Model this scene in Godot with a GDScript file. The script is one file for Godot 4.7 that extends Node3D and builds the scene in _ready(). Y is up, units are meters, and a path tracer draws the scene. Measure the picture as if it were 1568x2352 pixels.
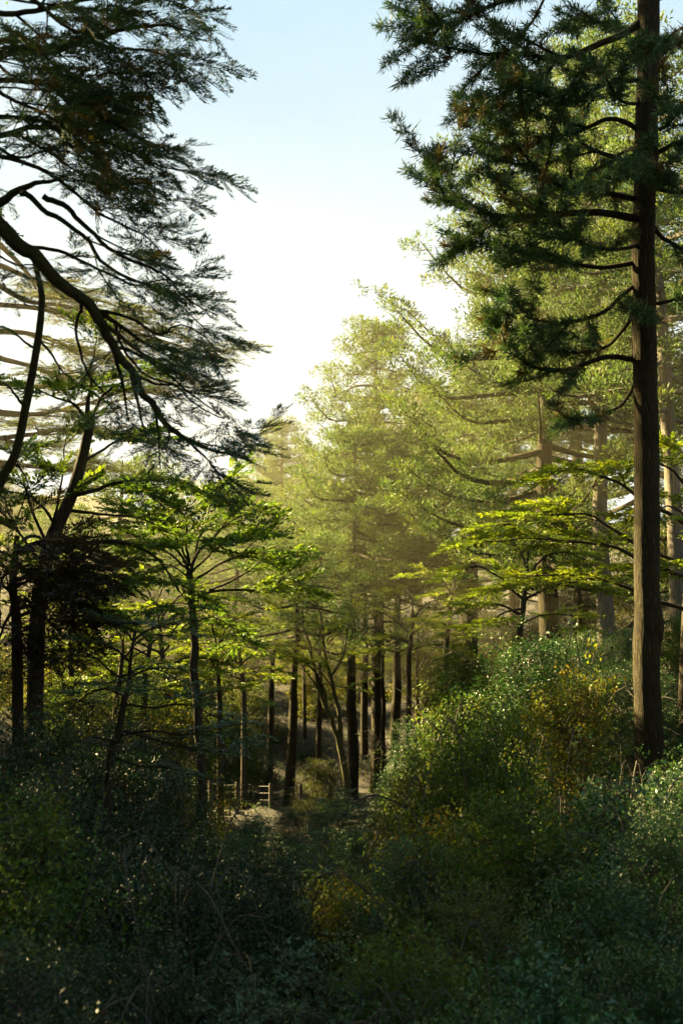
extends Node3D

const FOCAL := 2522.0                        # focal length in pixels of the photograph seen 1568 wide
const SUN_AZIMUTH := 58.0                    # degrees to the left of the view
const SUN_HEIGHT := 27.0
var rng := RandomNumberGenerator.new()
var noise := FastNoiseLite.new()
var eye := Vector3(0, 8, 0)
var eye_turn := Basis(Vector3.RIGHT, deg_to_rad(4.0))
var M := {}
var S := {}
var quads := PackedInt32Array()


func _ready():
	rng.seed = 7
	noise.seed = 3
	noise.frequency = 1.0
	var cam := Camera3D.new()
	cam.name = "camera"
	cam.position = eye
	cam.basis = eye_turn
	cam.fov = 50.0
	cam.near = 0.1
	cam.far = 900.0
	var lens := CameraAttributesPhysical.new()
	lens.frustum_focal_length = 12.0 / tan(deg_to_rad(25.0))
	lens.frustum_focus_distance = 24.0
	lens.frustum_near = 0.1
	lens.frustum_far = 900.0
	lens.exposure_aperture = 1.2
	cam.attributes = lens
	add_child(cam)
	cam.current = true
	var sky := ProceduralSkyMaterial.new()
	sky.sky_top_color = Color(0.052, 0.079, 0.096).linear_to_srgb()
	sky.sky_horizon_color = Color(0.076, 0.087, 0.0925).linear_to_srgb()
	sky.sky_curve = 0.35
	sky.ground_bottom_color = Color(0.012, 0.014, 0.008).linear_to_srgb()
	sky.ground_horizon_color = Color(0.02, 0.022, 0.014).linear_to_srgb()
	sky.sun_angle_max = 75.0
	sky.sun_curve = 0.185
	var env := Environment.new()
	env.background_mode = Environment.BG_SKY
	env.sky = Sky.new()
	env.sky.sky_material = sky
	env.background_energy_multiplier = 0.93
	env.tonemap_mode = Environment.TONE_MAPPER_LINEAR
	env.tonemap_exposure = 11.5
	env.sdfgi_enabled = true
	env.ssao_enabled = true
	env.ssil_enabled = true
	env.volumetric_fog_enabled = true
	env.volumetric_fog_density = 0.0
	var we := WorldEnvironment.new()
	we.name = "world_environment"
	we.environment = env
	add_child(we)
	var sun := DirectionalLight3D.new()
	sun.name = "sun"
	sun.light_color = Color(1.0, 0.885, 0.62)
	sun.light_energy = 1.6
	sun.light_angular_distance = 0.6
	sun.shadow_enabled = true
	add_child(sun)
	sun.look_at_from_position(sun_way() * 100.0, Vector3.ZERO)

	build_materials()
	build_sprays()
	build_ground()
	build_ground_cover()
	build_mist()
	build_right_cedar()
	build_left_hemlock()
	build_left_trees()
	build_slender_tree()
	build_middle_cedars()
	build_right_background()
	build_understory()
	build_shrubs()
	build_far_bushes()
	build_fence()
	build_far_trees()
	build_side_forest()


func sun_way() -> Vector3:
	var a := deg_to_rad(SUN_AZIMUTH)
	var h := deg_to_rad(SUN_HEIGHT)
	return Vector3(-sin(a) * cos(h), sin(h), -cos(a) * cos(h))


# ------------------------------------------------------------------ helpers

func at(x: float, y: float, d: float) -> Vector3:      # where the thing at this place of the photograph stands, d metres away
	return eye + eye_turn * Vector3((x - 784.0) / FOCAL * d, (1176.0 - y) / FOCAL * d, -d)


func ground(x: float, z: float) -> float:
	var d := -z
	var ds := [-70.0, -12.0, -5.0, 2.0, 5.0, 9.0, 14.0, 20.0, 28.0, 38.0, 45.0, 51.0, 56.0, 61.0, 75.0, 100.0, 130.0, 180.0, 500.0]
	var hs := [52.0, 10.5, 6.6, 5.9, 4.0, 2.2, 1.2, 0.8, 0.5, 0.3, -0.6, -1.4, -0.7, 0.7, 1.8, 5.0, 10.0, 14.0, 16.0]  # first heights: a rise added behind the camera to cut light from there
	var y: float = hs[0] if d < ds[0] else hs[-1]
	for i in ds.size() - 1:
		if d >= ds[i] and d < ds[i + 1]:
			var t: float = (d - ds[i]) / (ds[i + 1] - ds[i])
			y = lerpf(hs[i], hs[i + 1], t * t * (3.0 - 2.0 * t))
	var near := clampf((d - 2.0) / 8.0, 0.15, 1.0)
	var far := clampf(1.0 - (d - 45.0) / 40.0, 0.25, 1.0)
	y += (minf(maxf(0.0, x - 2.0), 10.0) * 0.75 + maxf(0.0, x - 12.0) * 0.3) * near * far
	y += (minf(maxf(0.0, -x - 2.5 - 0.07 * maxf(d, 0.0)), 22.0) * 0.40) * near
	y += noise.get_noise_2d(x * 0.25, z * 0.25) * 0.35 + noise.get_noise_2d(x * 0.9 + 40.0, z * 0.9) * 0.1
	return y


func on_ground(p: Vector3) -> Vector3:
	return Vector3(p.x, ground(p.x, p.z), p.z)


func rv() -> Vector3:
	return Vector3(rng.randf_range(-1, 1), rng.randf_range(-1, 1), rng.randf_range(-1, 1))


func rr(a: float, b: float) -> float:
	return rng.randf_range(a, b)


func spline(p: Array, parts: int) -> PackedVector3Array:
	var out := PackedVector3Array()
	for i in p.size() - 1:
		var a: Vector3 = p[maxi(i - 1, 0)]
		var b: Vector3 = p[i]
		var c: Vector3 = p[i + 1]
		var d: Vector3 = p[mini(i + 2, p.size() - 1)]
		for k in parts:
			out.append(b.cubic_interpolate(c, a, d, float(k) / parts))
	out.append(p[-1])
	return out


class Leaves:
	var v := PackedVector3Array()
	var c := PackedColorArray()

	func quad(a: Vector3, b: Vector3, d: Vector3, e: Vector3, tint: Color):
		v.append(a); v.append(b); v.append(d); v.append(e)
		c.append(tint); c.append(tint); c.append(tint); c.append(tint)

	func kite(base: Vector3, tip: Vector3, side: Vector3, lift: Vector3, tint: Color, where := 0.45):
		var m := base.lerp(tip, where) + lift
		quad(base, m + side, tip, m - side, tint)

	func put(s: Leaves, t: Transform3D):
		v.append_array(t * s.v)
		c.append_array(s.c)


class Wood:
	var v := PackedVector3Array()
	var n := PackedVector3Array()
	var uv := PackedVector2Array()
	var idx := PackedInt32Array()
	var noise: FastNoiseLite

	func tube(p: PackedVector3Array, r: PackedFloat32Array, sides: int, rough := 0.0, freq := 1.0):
		var first := v.size()
		var t := (p[1] - p[0]).normalized()
		var x := t.cross(Vector3.BACK if absf(t.z) < 0.9 else Vector3.RIGHT).normalized()
		var along := 0.0
		for i in p.size():
			if i > 0:
				along += p[i].distance_to(p[i - 1])
				t = (p[mini(i + 1, p.size() - 1)] - p[i - 1]).normalized()
			x = (x - t * x.dot(t)).normalized()
			var y := t.cross(x)
			for k in sides + 1:
				var a := TAU * (k % sides) / sides
				var out := x * cos(a) + y * sin(a)
				var rad := r[i]
				if rough > 0.0:
					var q := p[i] * freq + out * 1.3
					rad *= 1.0 + rough * (noise.get_noise_3d(q.x, q.y * 0.6, q.z) + 0.5 * noise.get_noise_3d(q.x * 3.1 + out.x * 4.0, q.y * 0.9, q.z * 3.1 + out.z * 4.0))
				v.append(p[i] + out * rad)
				n.append(out)
				uv.append(Vector2(float(k) / sides * maxf(1.0, roundf(r[0] * 8.0)), along * 0.6))
		for i in p.size() - 1:
			for k in sides:
				var a := first + i * (sides + 1) + k
				var b := a + sides + 1
				idx.append(a); idx.append(b); idx.append(a + 1)
				idx.append(a + 1); idx.append(b); idx.append(b + 1)


func new_wood() -> Wood:
	var w := Wood.new()
	w.noise = noise
	return w


func taper(n: int, r0: float, r1: float, pow_ := 1.0) -> PackedFloat32Array:
	var out := PackedFloat32Array()
	for i in n:
		out.append(lerpf(r0, r1, pow(float(i) / (n - 1), pow_)))
	return out


func leaf_node(called: String, l: Leaves, m: Material, parent: Node) -> MeshInstance3D:
	var n := l.v.size() / 4
	while quads.size() < n * 6:
		var a := quads.size() / 6 * 4
		for k in 4096:
			quads.append_array(PackedInt32Array([a, a + 1, a + 2, a, a + 2, a + 3]))
			a += 4
	var arr := []
	arr.resize(Mesh.ARRAY_MAX)
	arr[Mesh.ARRAY_VERTEX] = l.v
	arr[Mesh.ARRAY_COLOR] = l.c
	arr[Mesh.ARRAY_INDEX] = quads.slice(0, n * 6)
	var o := node(called, arr, m, parent)
	o.set_meta("kind", "stuff")
	return o


func wood_node(called: String, w: Wood, m: Material, parent: Node) -> MeshInstance3D:
	var arr := []
	arr.resize(Mesh.ARRAY_MAX)
	arr[Mesh.ARRAY_VERTEX] = w.v
	arr[Mesh.ARRAY_NORMAL] = w.n
	arr[Mesh.ARRAY_TEX_UV] = w.uv
	arr[Mesh.ARRAY_INDEX] = w.idx
	return node(called, arr, m, parent)


func node(called: String, arr: Array, m: Material, parent: Node) -> MeshInstance3D:
	var o := MeshInstance3D.new()
	var mesh := ArrayMesh.new()
	mesh.add_surface_from_arrays(Mesh.PRIMITIVE_TRIANGLES, arr)
	o.mesh = mesh
	o.name = called
	o.material_override = m
	parent.add_child(o, true)
	return o


var counts := {}
func numbered(called: String) -> String:
	counts[called] = counts.get(called, -1) + 1
	return called if counts[called] == 0 else "%s_%03d" % [called, counts[called]]


func thing(called: String, label: String, category: String, where := Vector3.ZERO, group := "") -> Node3D:
	var o := Node3D.new()
	o.name = numbered(called)
	o.position = where
	add_child(o)
	tag(o, label, category, group)
	return o


func tag(o: Node, label: String, category: String, group := ""):
	o.set_meta("label", label)
	o.set_meta("category", category)
	if group:
		o.set_meta("group", group)


func copy(src: Node3D, label: String, where: Vector3, turn: float, size: Vector3, group := "") -> Node3D:
	var o: Node3D = src.duplicate()
	var base := String(src.name)
	while base.length() > 4 and base[-4] == "_" and base.right(3).is_valid_int():
		base = base.left(-4)
	o.name = numbered(base)
	add_child(o)
	o.transform = Transform3D(Basis(Vector3.UP, turn).scaled_local(size), where)
	tag(o, label, src.get_meta("category"), group)
	return o


# ------------------------------------------------------------------ materials

func noise_texture(seed_: int, freq: float, ramp: Array, normal := false, w := 512, h := 512) -> NoiseTexture2D:
	var f := FastNoiseLite.new()
	f.seed = seed_
	f.frequency = freq
	f.fractal_octaves = 5
	var t := NoiseTexture2D.new()
	t.noise = f
	t.seamless = true
	t.width = w
	t.height = h
	if normal:
		t.as_normal_map = true
		t.bump_strength = 8.0
	if ramp.size():
		var g := Gradient.new()
		g.offsets = PackedFloat32Array()
		var cols := PackedColorArray()
		var offs := PackedFloat32Array()
		for i in ramp.size():
			cols.append((ramp[i] as Color).linear_to_srgb())
			offs.append(float(i) / (ramp.size() - 1))
		g.offsets = offs
		g.colors = cols
		t.color_ramp = g
	return t


func bark(seed_: int, ramp: Array, scale: Vector3, depth := 2.0) -> StandardMaterial3D:
	var m := StandardMaterial3D.new()
	m.albedo_texture = noise_texture(seed_, 0.018, ramp)
	m.roughness = 0.9
	m.metallic_specular = 0.25
	m.uv1_scale = scale
	m.heightmap_enabled = true
	m.heightmap_texture = noise_texture(seed_ + 1, 0.02, [])
	m.heightmap_scale = depth
	return m


func leafy(rough: float, spec: float, back: Color) -> StandardMaterial3D:
	var m := StandardMaterial3D.new()
	m.albedo_color = Color.WHITE
	m.vertex_color_use_as_albedo = true
	m.roughness = rough
	m.metallic_specular = spec
	m.cull_mode = BaseMaterial3D.CULL_DISABLED
	m.backlight_enabled = true
	m.backlight = back.linear_to_srgb()
	return m


func build_materials():
	M.cedar_bark = bark(11, [Color(0.009, 0.007, 0.006), Color(0.015, 0.012, 0.009), Color(0.03, 0.024, 0.016), Color(0.042, 0.036, 0.021), Color(0.062, 0.06, 0.028), Color(0.34, 0.31, 0.25)], Vector3(3, 0.5, 1), 2.2)
	M.pale_bark = bark(21, [Color(0.05, 0.042, 0.034), Color(0.1, 0.088, 0.074), Color(0.16, 0.145, 0.12), Color(0.3, 0.28, 0.25)], Vector3(2, 0.4, 1), 1.5)
	M.dark_bark = bark(31, [Color(0.02, 0.017, 0.013), Color(0.04, 0.033, 0.025), Color(0.06, 0.05, 0.035), Color(0.08, 0.09, 0.04)], Vector3(2, 0.8, 1), 2.0)
	M.mossy_bark = bark(41, [Color(0.025, 0.02, 0.015), Color(0.05, 0.042, 0.03), Color(0.07, 0.075, 0.025), Color(0.11, 0.13, 0.03)], Vector3(2, 1.2, 1), 2.5)
	M.needles = leafy(0.6, 0.35, Color(0.45, 0.5, 0.2))
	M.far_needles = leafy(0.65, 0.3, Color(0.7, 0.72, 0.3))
	M.soft_leaf = leafy(0.5, 0.35, Color(1.0, 0.98, 0.35))
	M.gloss_leaf = leafy(0.44, 0.4, Color(0.5, 0.55, 0.2))
	var soil := StandardMaterial3D.new()
	soil.albedo_texture = noise_texture(51, 0.03, [Color(0.008, 0.006, 0.004), Color(0.014, 0.011, 0.007), Color(0.022, 0.017, 0.01), Color(0.018, 0.024, 0.01)])
	soil.uv1_triplanar = true
	soil.uv1_world_triplanar = true
	soil.uv1_scale = Vector3(0.35, 0.35, 0.35)
	soil.roughness = 0.95
	soil.heightmap_enabled = true
	soil.heightmap_texture = noise_texture(52, 0.05, [])
	soil.heightmap_scale = 6.0
	M.soil = soil
	M.twig = bark(71, [Color(0.05, 0.045, 0.035), Color(0.1, 0.09, 0.075), Color(0.16, 0.15, 0.13)], Vector3(1, 1, 1), 0.5)
	var post := bark(61, [Color(0.05, 0.045, 0.038), Color(0.085, 0.076, 0.064), Color(0.12, 0.11, 0.095)], Vector3(1, 0.3, 1), 0.6)
	M.post = post
	var wire := StandardMaterial3D.new()
	wire.albedo_color = Color(0.06, 0.06, 0.06).linear_to_srgb()
	wire.metallic = 0.2
	wire.roughness = 0.5
	M.wire = wire


# ------------------------------------------------------------------ sprays: small leafy twigs that every crown is made of, x forward and y up

func shade(c: Color, by: float) -> Color:
	var f := 1.0 + rr(-by, by)
	return Color(c.r * f * rr(0.92, 1.08), c.g * f, c.b * f * rr(0.9, 1.1))


func fan_spray(tint: Color, fine := 2) -> Leaves:                 # flat drooping spray of a hemlock
	var l := Leaves.new()
	var long := 0.34
	for i in 11:
		var t := (i + 0.5) / 11.0
		var p := Vector3(long * t, -0.05 * t * t, 0)
		for s in [-1.0, 1.0]:
			var reach: float = 0.13 * (1.0 - 0.55 * t) * rr(0.6, 1.25)
			var dir := Vector3(rr(0.5, 0.95), rr(-0.2, 0.4), s * 0.75).normalized()
			var tip: Vector3 = p + dir * reach
			l.kite(p, tip, Vector3(-s * 0.6, rr(-0.4, 0.6), 0.7 * s).normalized() * 0.009, Vector3.UP * 0.004, shade(tint, 0.25))
			for k in fine:
				var m := p.lerp(tip, rr(0.25, 0.95))
				l.kite(m, m + Vector3(rr(0.5, 1.0), rr(-0.3, 0.7), s * rr(-0.5, 0.5)).normalized() * rr(0.03, 0.06), Vector3(0, 0.6, 1).normalized() * 0.006, Vector3.ZERO, shade(tint, 0.25))
	l.kite(Vector3.ZERO, Vector3(long, -0.05, 0), Vector3(0, 0, 0.005), Vector3.UP * 0.01, Color(0.05, 0.035, 0.02))
	l.kite(Vector3(long * 0.85, -0.04, 0), Vector3(long * 1.2, -0.02, 0), Vector3(0, 0.003, 0.011), Vector3.ZERO, shade(tint, 0.2))
	return l


func tuft(tint: Color, n := 33) -> Leaves:              # bottle-brush tuft of a cedar, whip-like shoots with short awl needles
	var l := Leaves.new()
	for i in n:
		var from := Vector3(rr(-0.1, 0.08), rr(-0.03, 0.03), rr(-0.03, 0.03))
		var a := rr(0, TAU)
		var open := rr(0.1, 2.3)
		var dir := Vector3(cos(open), sin(open) * sin(a), sin(open) * cos(a)).normalized()
		var reach := rr(0.1, 0.19)
		var bend := (Vector3(0.3, 0.1, 0) + rv() * 0.45) * reach * 0.5
		var mid := from + dir * reach * 0.55
		var tip := from + dir * reach + bend
		var side := dir.cross(rv()).normalized()
		var tone := shade(tint, 0.35)
		l.quad(from - side * 0.003, from + side * 0.003, mid + side * 0.0075, mid - side * 0.0075, tone)
		l.kite(mid - dir * 0.02, tip, side * 0.0072, Vector3.ZERO, tone, 0.3)
		var q := from.lerp(mid, rr(0.35, 1.0))
		var nd := (dir + side.rotated(dir, rr(0, TAU)) * 0.9).normalized()
		l.kite(q, q + nd * rr(0.05, 0.09), nd.cross(dir).normalized() * 0.007, Vector3.ZERO, tone)
	return l


func puff(tint: Color, n := 54, size := 0.42) -> Leaves:          # a whole clump of cedar shoots, for trees further off
	var l := Leaves.new()
	for i in n:
		var d := Vector3(rr(-1, 1), rr(-0.6, 1), rr(-1, 1)).normalized()
		var p := d * size * sqrt(rr(0.15, 0.9)) * Vector3(1.1, 0.6, 1.05)
		var tip := p + (d + Vector3(0.2, 0.35, 0) + rv() * 0.4).normalized() * rr(0.12, 0.2)
		l.kite(p, tip, d.cross(rv()).normalized() * rr(0.022, 0.035), rv() * 0.01, shade(tint, 0.26))
	return l


func leaf_spray(tint: Color, n: int, long: float, leaf: float, wide: float, rise: float, twig := Color(0.06, 0.045, 0.03)) -> Leaves:
	var l := Leaves.new()
	for i in n:
		var t := float(i) / (n - 1)
		var p := Vector3(long * t, -0.08 * long * t * t, 0)
		var s := 1.0 if i % 2 else -1.0
		var out := deg_to_rad(rr(35, 75) * (1.0 - 0.75 * t))
		var up := deg_to_rad(rise + rr(-28, 28))
		var dir := Vector3(cos(out) * cos(up), sin(up), s * sin(out) * cos(up))
		var reach := leaf * rr(0.7, 1.15)
		var base := p + dir * leaf * 0.12
		var flat := (Vector3.UP + rv() * 0.55).normalized()
		var side := dir.cross(flat).normalized()
		var lift := dir.cross(side).normalized() * (-wide * rr(0.05, 0.35))
		l.kite(base, base + dir * reach, side * wide * 0.5 * rr(0.8, 1.15), lift, shade(tint, 0.28), rr(0.38, 0.5))
	l.kite(Vector3(-long * 0.3, -0.01, 0), Vector3(long, -0.08 * long, 0), Vector3(0, 0, 0.004), Vector3.UP * 0.01, twig)
	return l


func leaf_clump(tint: Color, n: int, size: float, leaf: float, wide: float) -> Leaves:     # leaves every way round a twig's end
	var l := Leaves.new()
	for i in n:
		var p := Vector3(rr(-1, 1), rr(-0.6, 0.6), rr(-1, 1)) * size
		var a := rr(0, TAU)
		var dir := Vector3(cos(a), rr(-0.55, 0.35), sin(a)).normalized()
		var side := dir.cross((Vector3.UP + rv() * 0.75).normalized()).normalized()
		var reach := leaf * rr(0.7, 1.2)
		l.kite(p, p + dir * reach, side * wide * 0.5 * rr(0.8, 1.15), dir.cross(side) * -wide * rr(0.0, 0.3), shade(tint, 0.32), rr(0.4, 0.52))
		if i % 4 == 0:
			l.kite(p * 0.2, p, side * 0.003, Vector3.ZERO, Color(0.06, 0.045, 0.03))
	return l


func build_sprays():
	rng.seed = 101
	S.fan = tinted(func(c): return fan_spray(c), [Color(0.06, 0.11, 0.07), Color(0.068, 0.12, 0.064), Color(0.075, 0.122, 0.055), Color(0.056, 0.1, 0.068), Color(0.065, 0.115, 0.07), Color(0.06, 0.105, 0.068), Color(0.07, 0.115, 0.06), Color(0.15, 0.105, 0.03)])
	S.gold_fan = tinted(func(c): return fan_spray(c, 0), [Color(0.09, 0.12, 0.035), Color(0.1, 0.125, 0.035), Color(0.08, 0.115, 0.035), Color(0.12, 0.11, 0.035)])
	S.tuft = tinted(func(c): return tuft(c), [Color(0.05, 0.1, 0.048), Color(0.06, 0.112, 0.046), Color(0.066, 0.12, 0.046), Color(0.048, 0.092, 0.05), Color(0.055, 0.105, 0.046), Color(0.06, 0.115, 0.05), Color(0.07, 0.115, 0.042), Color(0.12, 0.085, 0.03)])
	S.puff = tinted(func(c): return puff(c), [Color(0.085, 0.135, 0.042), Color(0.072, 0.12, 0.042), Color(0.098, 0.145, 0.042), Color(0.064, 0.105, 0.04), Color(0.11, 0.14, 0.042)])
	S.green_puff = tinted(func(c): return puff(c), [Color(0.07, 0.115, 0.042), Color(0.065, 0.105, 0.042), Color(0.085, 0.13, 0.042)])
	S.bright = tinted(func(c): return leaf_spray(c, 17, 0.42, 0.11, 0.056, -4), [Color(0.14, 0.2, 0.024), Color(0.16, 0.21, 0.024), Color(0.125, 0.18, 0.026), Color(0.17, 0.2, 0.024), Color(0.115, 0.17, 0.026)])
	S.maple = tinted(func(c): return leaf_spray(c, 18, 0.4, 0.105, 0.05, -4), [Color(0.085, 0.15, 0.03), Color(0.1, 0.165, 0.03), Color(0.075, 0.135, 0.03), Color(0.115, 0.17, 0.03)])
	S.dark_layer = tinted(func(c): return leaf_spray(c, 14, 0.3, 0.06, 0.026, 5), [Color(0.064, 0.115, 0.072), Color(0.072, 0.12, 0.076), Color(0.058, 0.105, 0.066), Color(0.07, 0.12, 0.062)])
	S.gloss = tinted(func(c): return leaf_clump(c, 18, 0.13, 0.055, 0.028), [Color(0.04, 0.098, 0.042), Color(0.046, 0.11, 0.04), Color(0.036, 0.088, 0.046), Color(0.06, 0.12, 0.032), Color(0.043, 0.105, 0.042), Color(0.08, 0.12, 0.028)])
	S.broad = tinted(func(c): return leaf_clump(c, 13, 0.15, 0.085, 0.042), [Color(0.036, 0.1, 0.042), Color(0.042, 0.11, 0.042), Color(0.033, 0.088, 0.044), Color(0.055, 0.12, 0.036)])
	S.green = tinted(func(c): return leaf_clump(c, 15, 0.14, 0.065, 0.036), [Color(0.07, 0.13, 0.026), Color(0.06, 0.12, 0.026), Color(0.085, 0.14, 0.026), Color(0.055, 0.105, 0.028), Color(0.12, 0.14, 0.026)])
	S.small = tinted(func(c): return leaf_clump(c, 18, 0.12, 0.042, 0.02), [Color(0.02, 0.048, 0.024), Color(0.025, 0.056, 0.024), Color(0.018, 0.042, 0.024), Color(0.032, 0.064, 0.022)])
	S.deep = tinted(func(c): return leaf_clump(c, 16, 0.12, 0.055, 0.028), [Color(0.016, 0.038, 0.02), Color(0.02, 0.045, 0.02), Color(0.014, 0.034, 0.02), Color(0.026, 0.05, 0.018)])  # darker copy of the gloss leaves, left-bank shade put into the tint
	S.olive = tinted(func(c): return leaf_clump(c, 15, 0.14, 0.06, 0.028), [Color(0.085, 0.1, 0.034), Color(0.095, 0.11, 0.034), Color(0.07, 0.095, 0.032), Color(0.11, 0.115, 0.036)])
	S.yellow = tinted(func(c): return leaf_clump(c, 13, 0.15, 0.07, 0.042), [Color(0.14, 0.17, 0.024), Color(0.125, 0.155, 0.024), Color(0.16, 0.175, 0.024), Color(0.1, 0.14, 0.026), Color(0.17, 0.125, 0.024)])


func tinted(make: Callable, colors: Array) -> Array:
	var out := []
	for c in colors:
		out.append(make.call(c))
	return out


func spray_at(l: Leaves, set_: Array, p: Vector3, dir: Vector3, size: float, tilt := 0.3):
	var x := dir.normalized()
	var up := (Vector3.UP + rv() * tilt).normalized()
	var z := x.cross(up)
	if z.length() < 0.05:
		z = x.cross(Vector3.RIGHT)
	z = z.normalized()
	var y := z.cross(x)
	var k := size * rr(0.75, 1.25)
	l.put(set_[rng.randi() % set_.size()], Transform3D(Basis(x * k, y * k, z * k), p))


# ------------------------------------------------------------------ growth

# s: kids (children per metre at each level), ratio (their length over the parent's), angle, roll, lift (turn upwards per metre), wob, bare, sprays, step, size, spread, tilt, seg
func grow(w: Wood, l: Leaves, p: Vector3, d: Vector3, length: float, r: float, level: int, s: Dictionary):
	var n := maxi(3, ceili(length / s.seg))
	var step := length / n
	var pts := PackedVector3Array([p])
	for i in n:
		d = (d + Vector3.UP * s.lift * step + rv() * s.wob * sqrt(step)).normalized()
		p += d * step
		pts.append(p)
	dress(w, l, pts, r, r * 0.35, level, s)


func dress(w: Wood, l: Leaves, pts: PackedVector3Array, r0: float, r1: float, level: int, s: Dictionary):
	w.tube(pts, taper(pts.size(), r0, r1), 8 if r0 > 0.06 else 5 if r0 > 0.015 else 3, 0.12 if r0 > 0.05 else 0.0, 1.5)
	var n := pts.size()
	var length := 0.0
	for i in n - 1:
		length += pts[i].distance_to(pts[i + 1])
	var bare: float = s.bare[level]
	if level > 0:
		var count := maxi(2, roundi(length * (1.0 - bare) * s.kids[level]))
		for k in count:
			var t := lerpf(bare, 0.98, (k + rr(0.1, 0.9)) / count)
			var f := t * (n - 1)
			var i := mini(int(f), n - 2)
			var q := pts[i].lerp(pts[i + 1], f - i)
			var tan := (pts[i + 1] - pts[i]).normalized()
			var u := (Vector3.UP - tan * tan.y)
			u = u.normalized() if u.length() > 0.1 else Vector3.BACK
			var side := tan.cross(u) * (1.0 if k % 2 else -1.0)
			var roll: float = rr(-1, 1) * s.roll + s.get("rise", 0.0)
			var a: float = deg_to_rad(s.angle * rr(0.7, 1.2))
			var dir := tan * cos(a) + (side * cos(roll) + u * sin(roll)) * sin(a)
			var long: float = maxf(s.least, length * s.ratio[level] * (1.0 - 0.6 * absf(t - s.get("belly", 0.0))) * rr(0.7, 1.2))
			grow(w, l, q, dir, long, maxf(0.004, lerpf(r0, r1, t) * 0.55), level - 1, s)
	if level <= s.leafy:
		var count := maxi(1, roundi(length * (1.0 - bare) / s.step))
		for k in count:
			var t := lerpf(bare, 1.0, (k + rr(0.2, 1.0)) / count)
			var f := t * (n - 1)
			var i := mini(int(f), n - 2)
			var tan := (pts[i + 1] - pts[i]).normalized()
			var side := tan.cross(Vector3.UP).normalized() * (1.0 if k % 2 else -1.0)
			spray_at(l, s.sprays, pts[i].lerp(pts[i + 1], f - i), tan + side * s.spread * rr(0.4, 1.2) + Vector3.UP * rr(-0.2, 0.3) + Vector3.UP * s.get("perk", 0.0), s.size, s.tilt)
		spray_at(l, s.sprays, pts[n - 1], pts[n - 1] - pts[n - 2], s.size, s.tilt)


func limb(parent: Node3D, line: Array, d: float, r0: float, r1: float, level: int, s: Dictionary, wood: Material, leaf: Material, depth_drift := 0.0, kink := 0.03) -> MeshInstance3D:
	var p := []
	for i in line.size():
		var q: Array = line[i]
		var dd: float = d + depth_drift * i / (line.size() - 1.0) + (q[2] if q.size() > 2 else 0.0)
		p.append(at(q[0], q[1], dd) - parent.position)
	var path := spline(p, 5)
	var shift := rr(0, 90.0)
	for i in range(1, path.size()):
		var q := path[i] * 1.1
		path[i] += Vector3(noise.get_noise_2d(q.length() * 1.4, shift), noise.get_noise_2d(q.length() * 1.4, shift + 20.0), noise.get_noise_2d(q.length() * 1.4, shift + 40.0)) * kink * 2.5 + rv() * kink * 0.12
	return limb3(parent, path, r0, r1, level, s, wood, leaf)


func limb3(parent: Node3D, p: PackedVector3Array, r0: float, r1: float, level: int, s: Dictionary, wood: Material, leaf: Material) -> MeshInstance3D:
	var w := new_wood()
	var l := Leaves.new()
	dress(w, l, p, r0, r1, level, s)
	var b := wood_node("branch", w, wood, parent)
	if l.v.size():
		leaf_node("foliage", l, leaf, b)
	return b


func trunk(parent: Node3D, p: PackedVector3Array, r: PackedFloat32Array, m: Material, sides := 20, rough := 0.15):
	var w := new_wood()
	w.tube(p, r, sides, rough, 1.2)
	return wood_node("trunk", w, m, parent)


# ------------------------------------------------------------------ setting

func build_ground():
	var xs := PackedFloat32Array()
	var zs := PackedFloat32Array()
	for i in 141:
		var t := (i - 70) / 70.0
		xs.append(t * 30.0 + pow(t, 5) * 470.0)
	for i in 161:
		var t := i / 160.0
		zs.append(60.0 - t * 160.0 - pow(t, 6) * 500.0)
	var v := PackedVector3Array()
	var n := PackedVector3Array()
	var idx := PackedInt32Array()
	for z in zs:
		for x in xs:
			v.append(Vector3(x, ground(x, z), z))
			n.append(Vector3(ground(x - 0.2, z) - ground(x + 0.2, z), 0.4, ground(x, z - 0.2) - ground(x, z + 0.2)).normalized())
	for j in zs.size() - 1:
		for i in xs.size() - 1:
			var a := j * xs.size() + i
			idx.append_array(PackedInt32Array([a, a + xs.size(), a + 1, a + 1, a + xs.size(), a + xs.size() + 1]))
	var arr := []
	arr.resize(Mesh.ARRAY_MAX)
	arr[Mesh.ARRAY_VERTEX] = v
	arr[Mesh.ARRAY_NORMAL] = n
	arr[Mesh.ARRAY_INDEX] = idx
	node("ground", arr, M.soil, self).set_meta("kind", "structure")


func build_ground_cover():
	rng.seed = 77
	var l := Leaves.new()
	for i in 3000:
		var d := 8.0 + 64.0 * pow(rng.randf(), 0.8)
		var x := rr(-0.4, 0.4) * d
		if i > 2300:
			d = rr(3.0, 40.0)
			x = (0.3 * d + rr(0.0, 12.0)) * (1.0 if i % 2 else -1.0)
		var p := Vector3(x, ground(x, -d) + rr(0.02, 0.22), -d)
		if noise.get_noise_2d(x * 0.35, d * 0.35) < -0.28:
			continue
		var a := rr(0, TAU)
		spray_at(l, [S.small, S.gloss, S.dark_layer, S.olive][rng.randi() % 4], p, Vector3(cos(a), rr(0.0, 0.7), sin(a)), 0.8 + d * 0.02, 0.4)
	leaf_node("ground_cover", l, M.soft_leaf, self)


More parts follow.
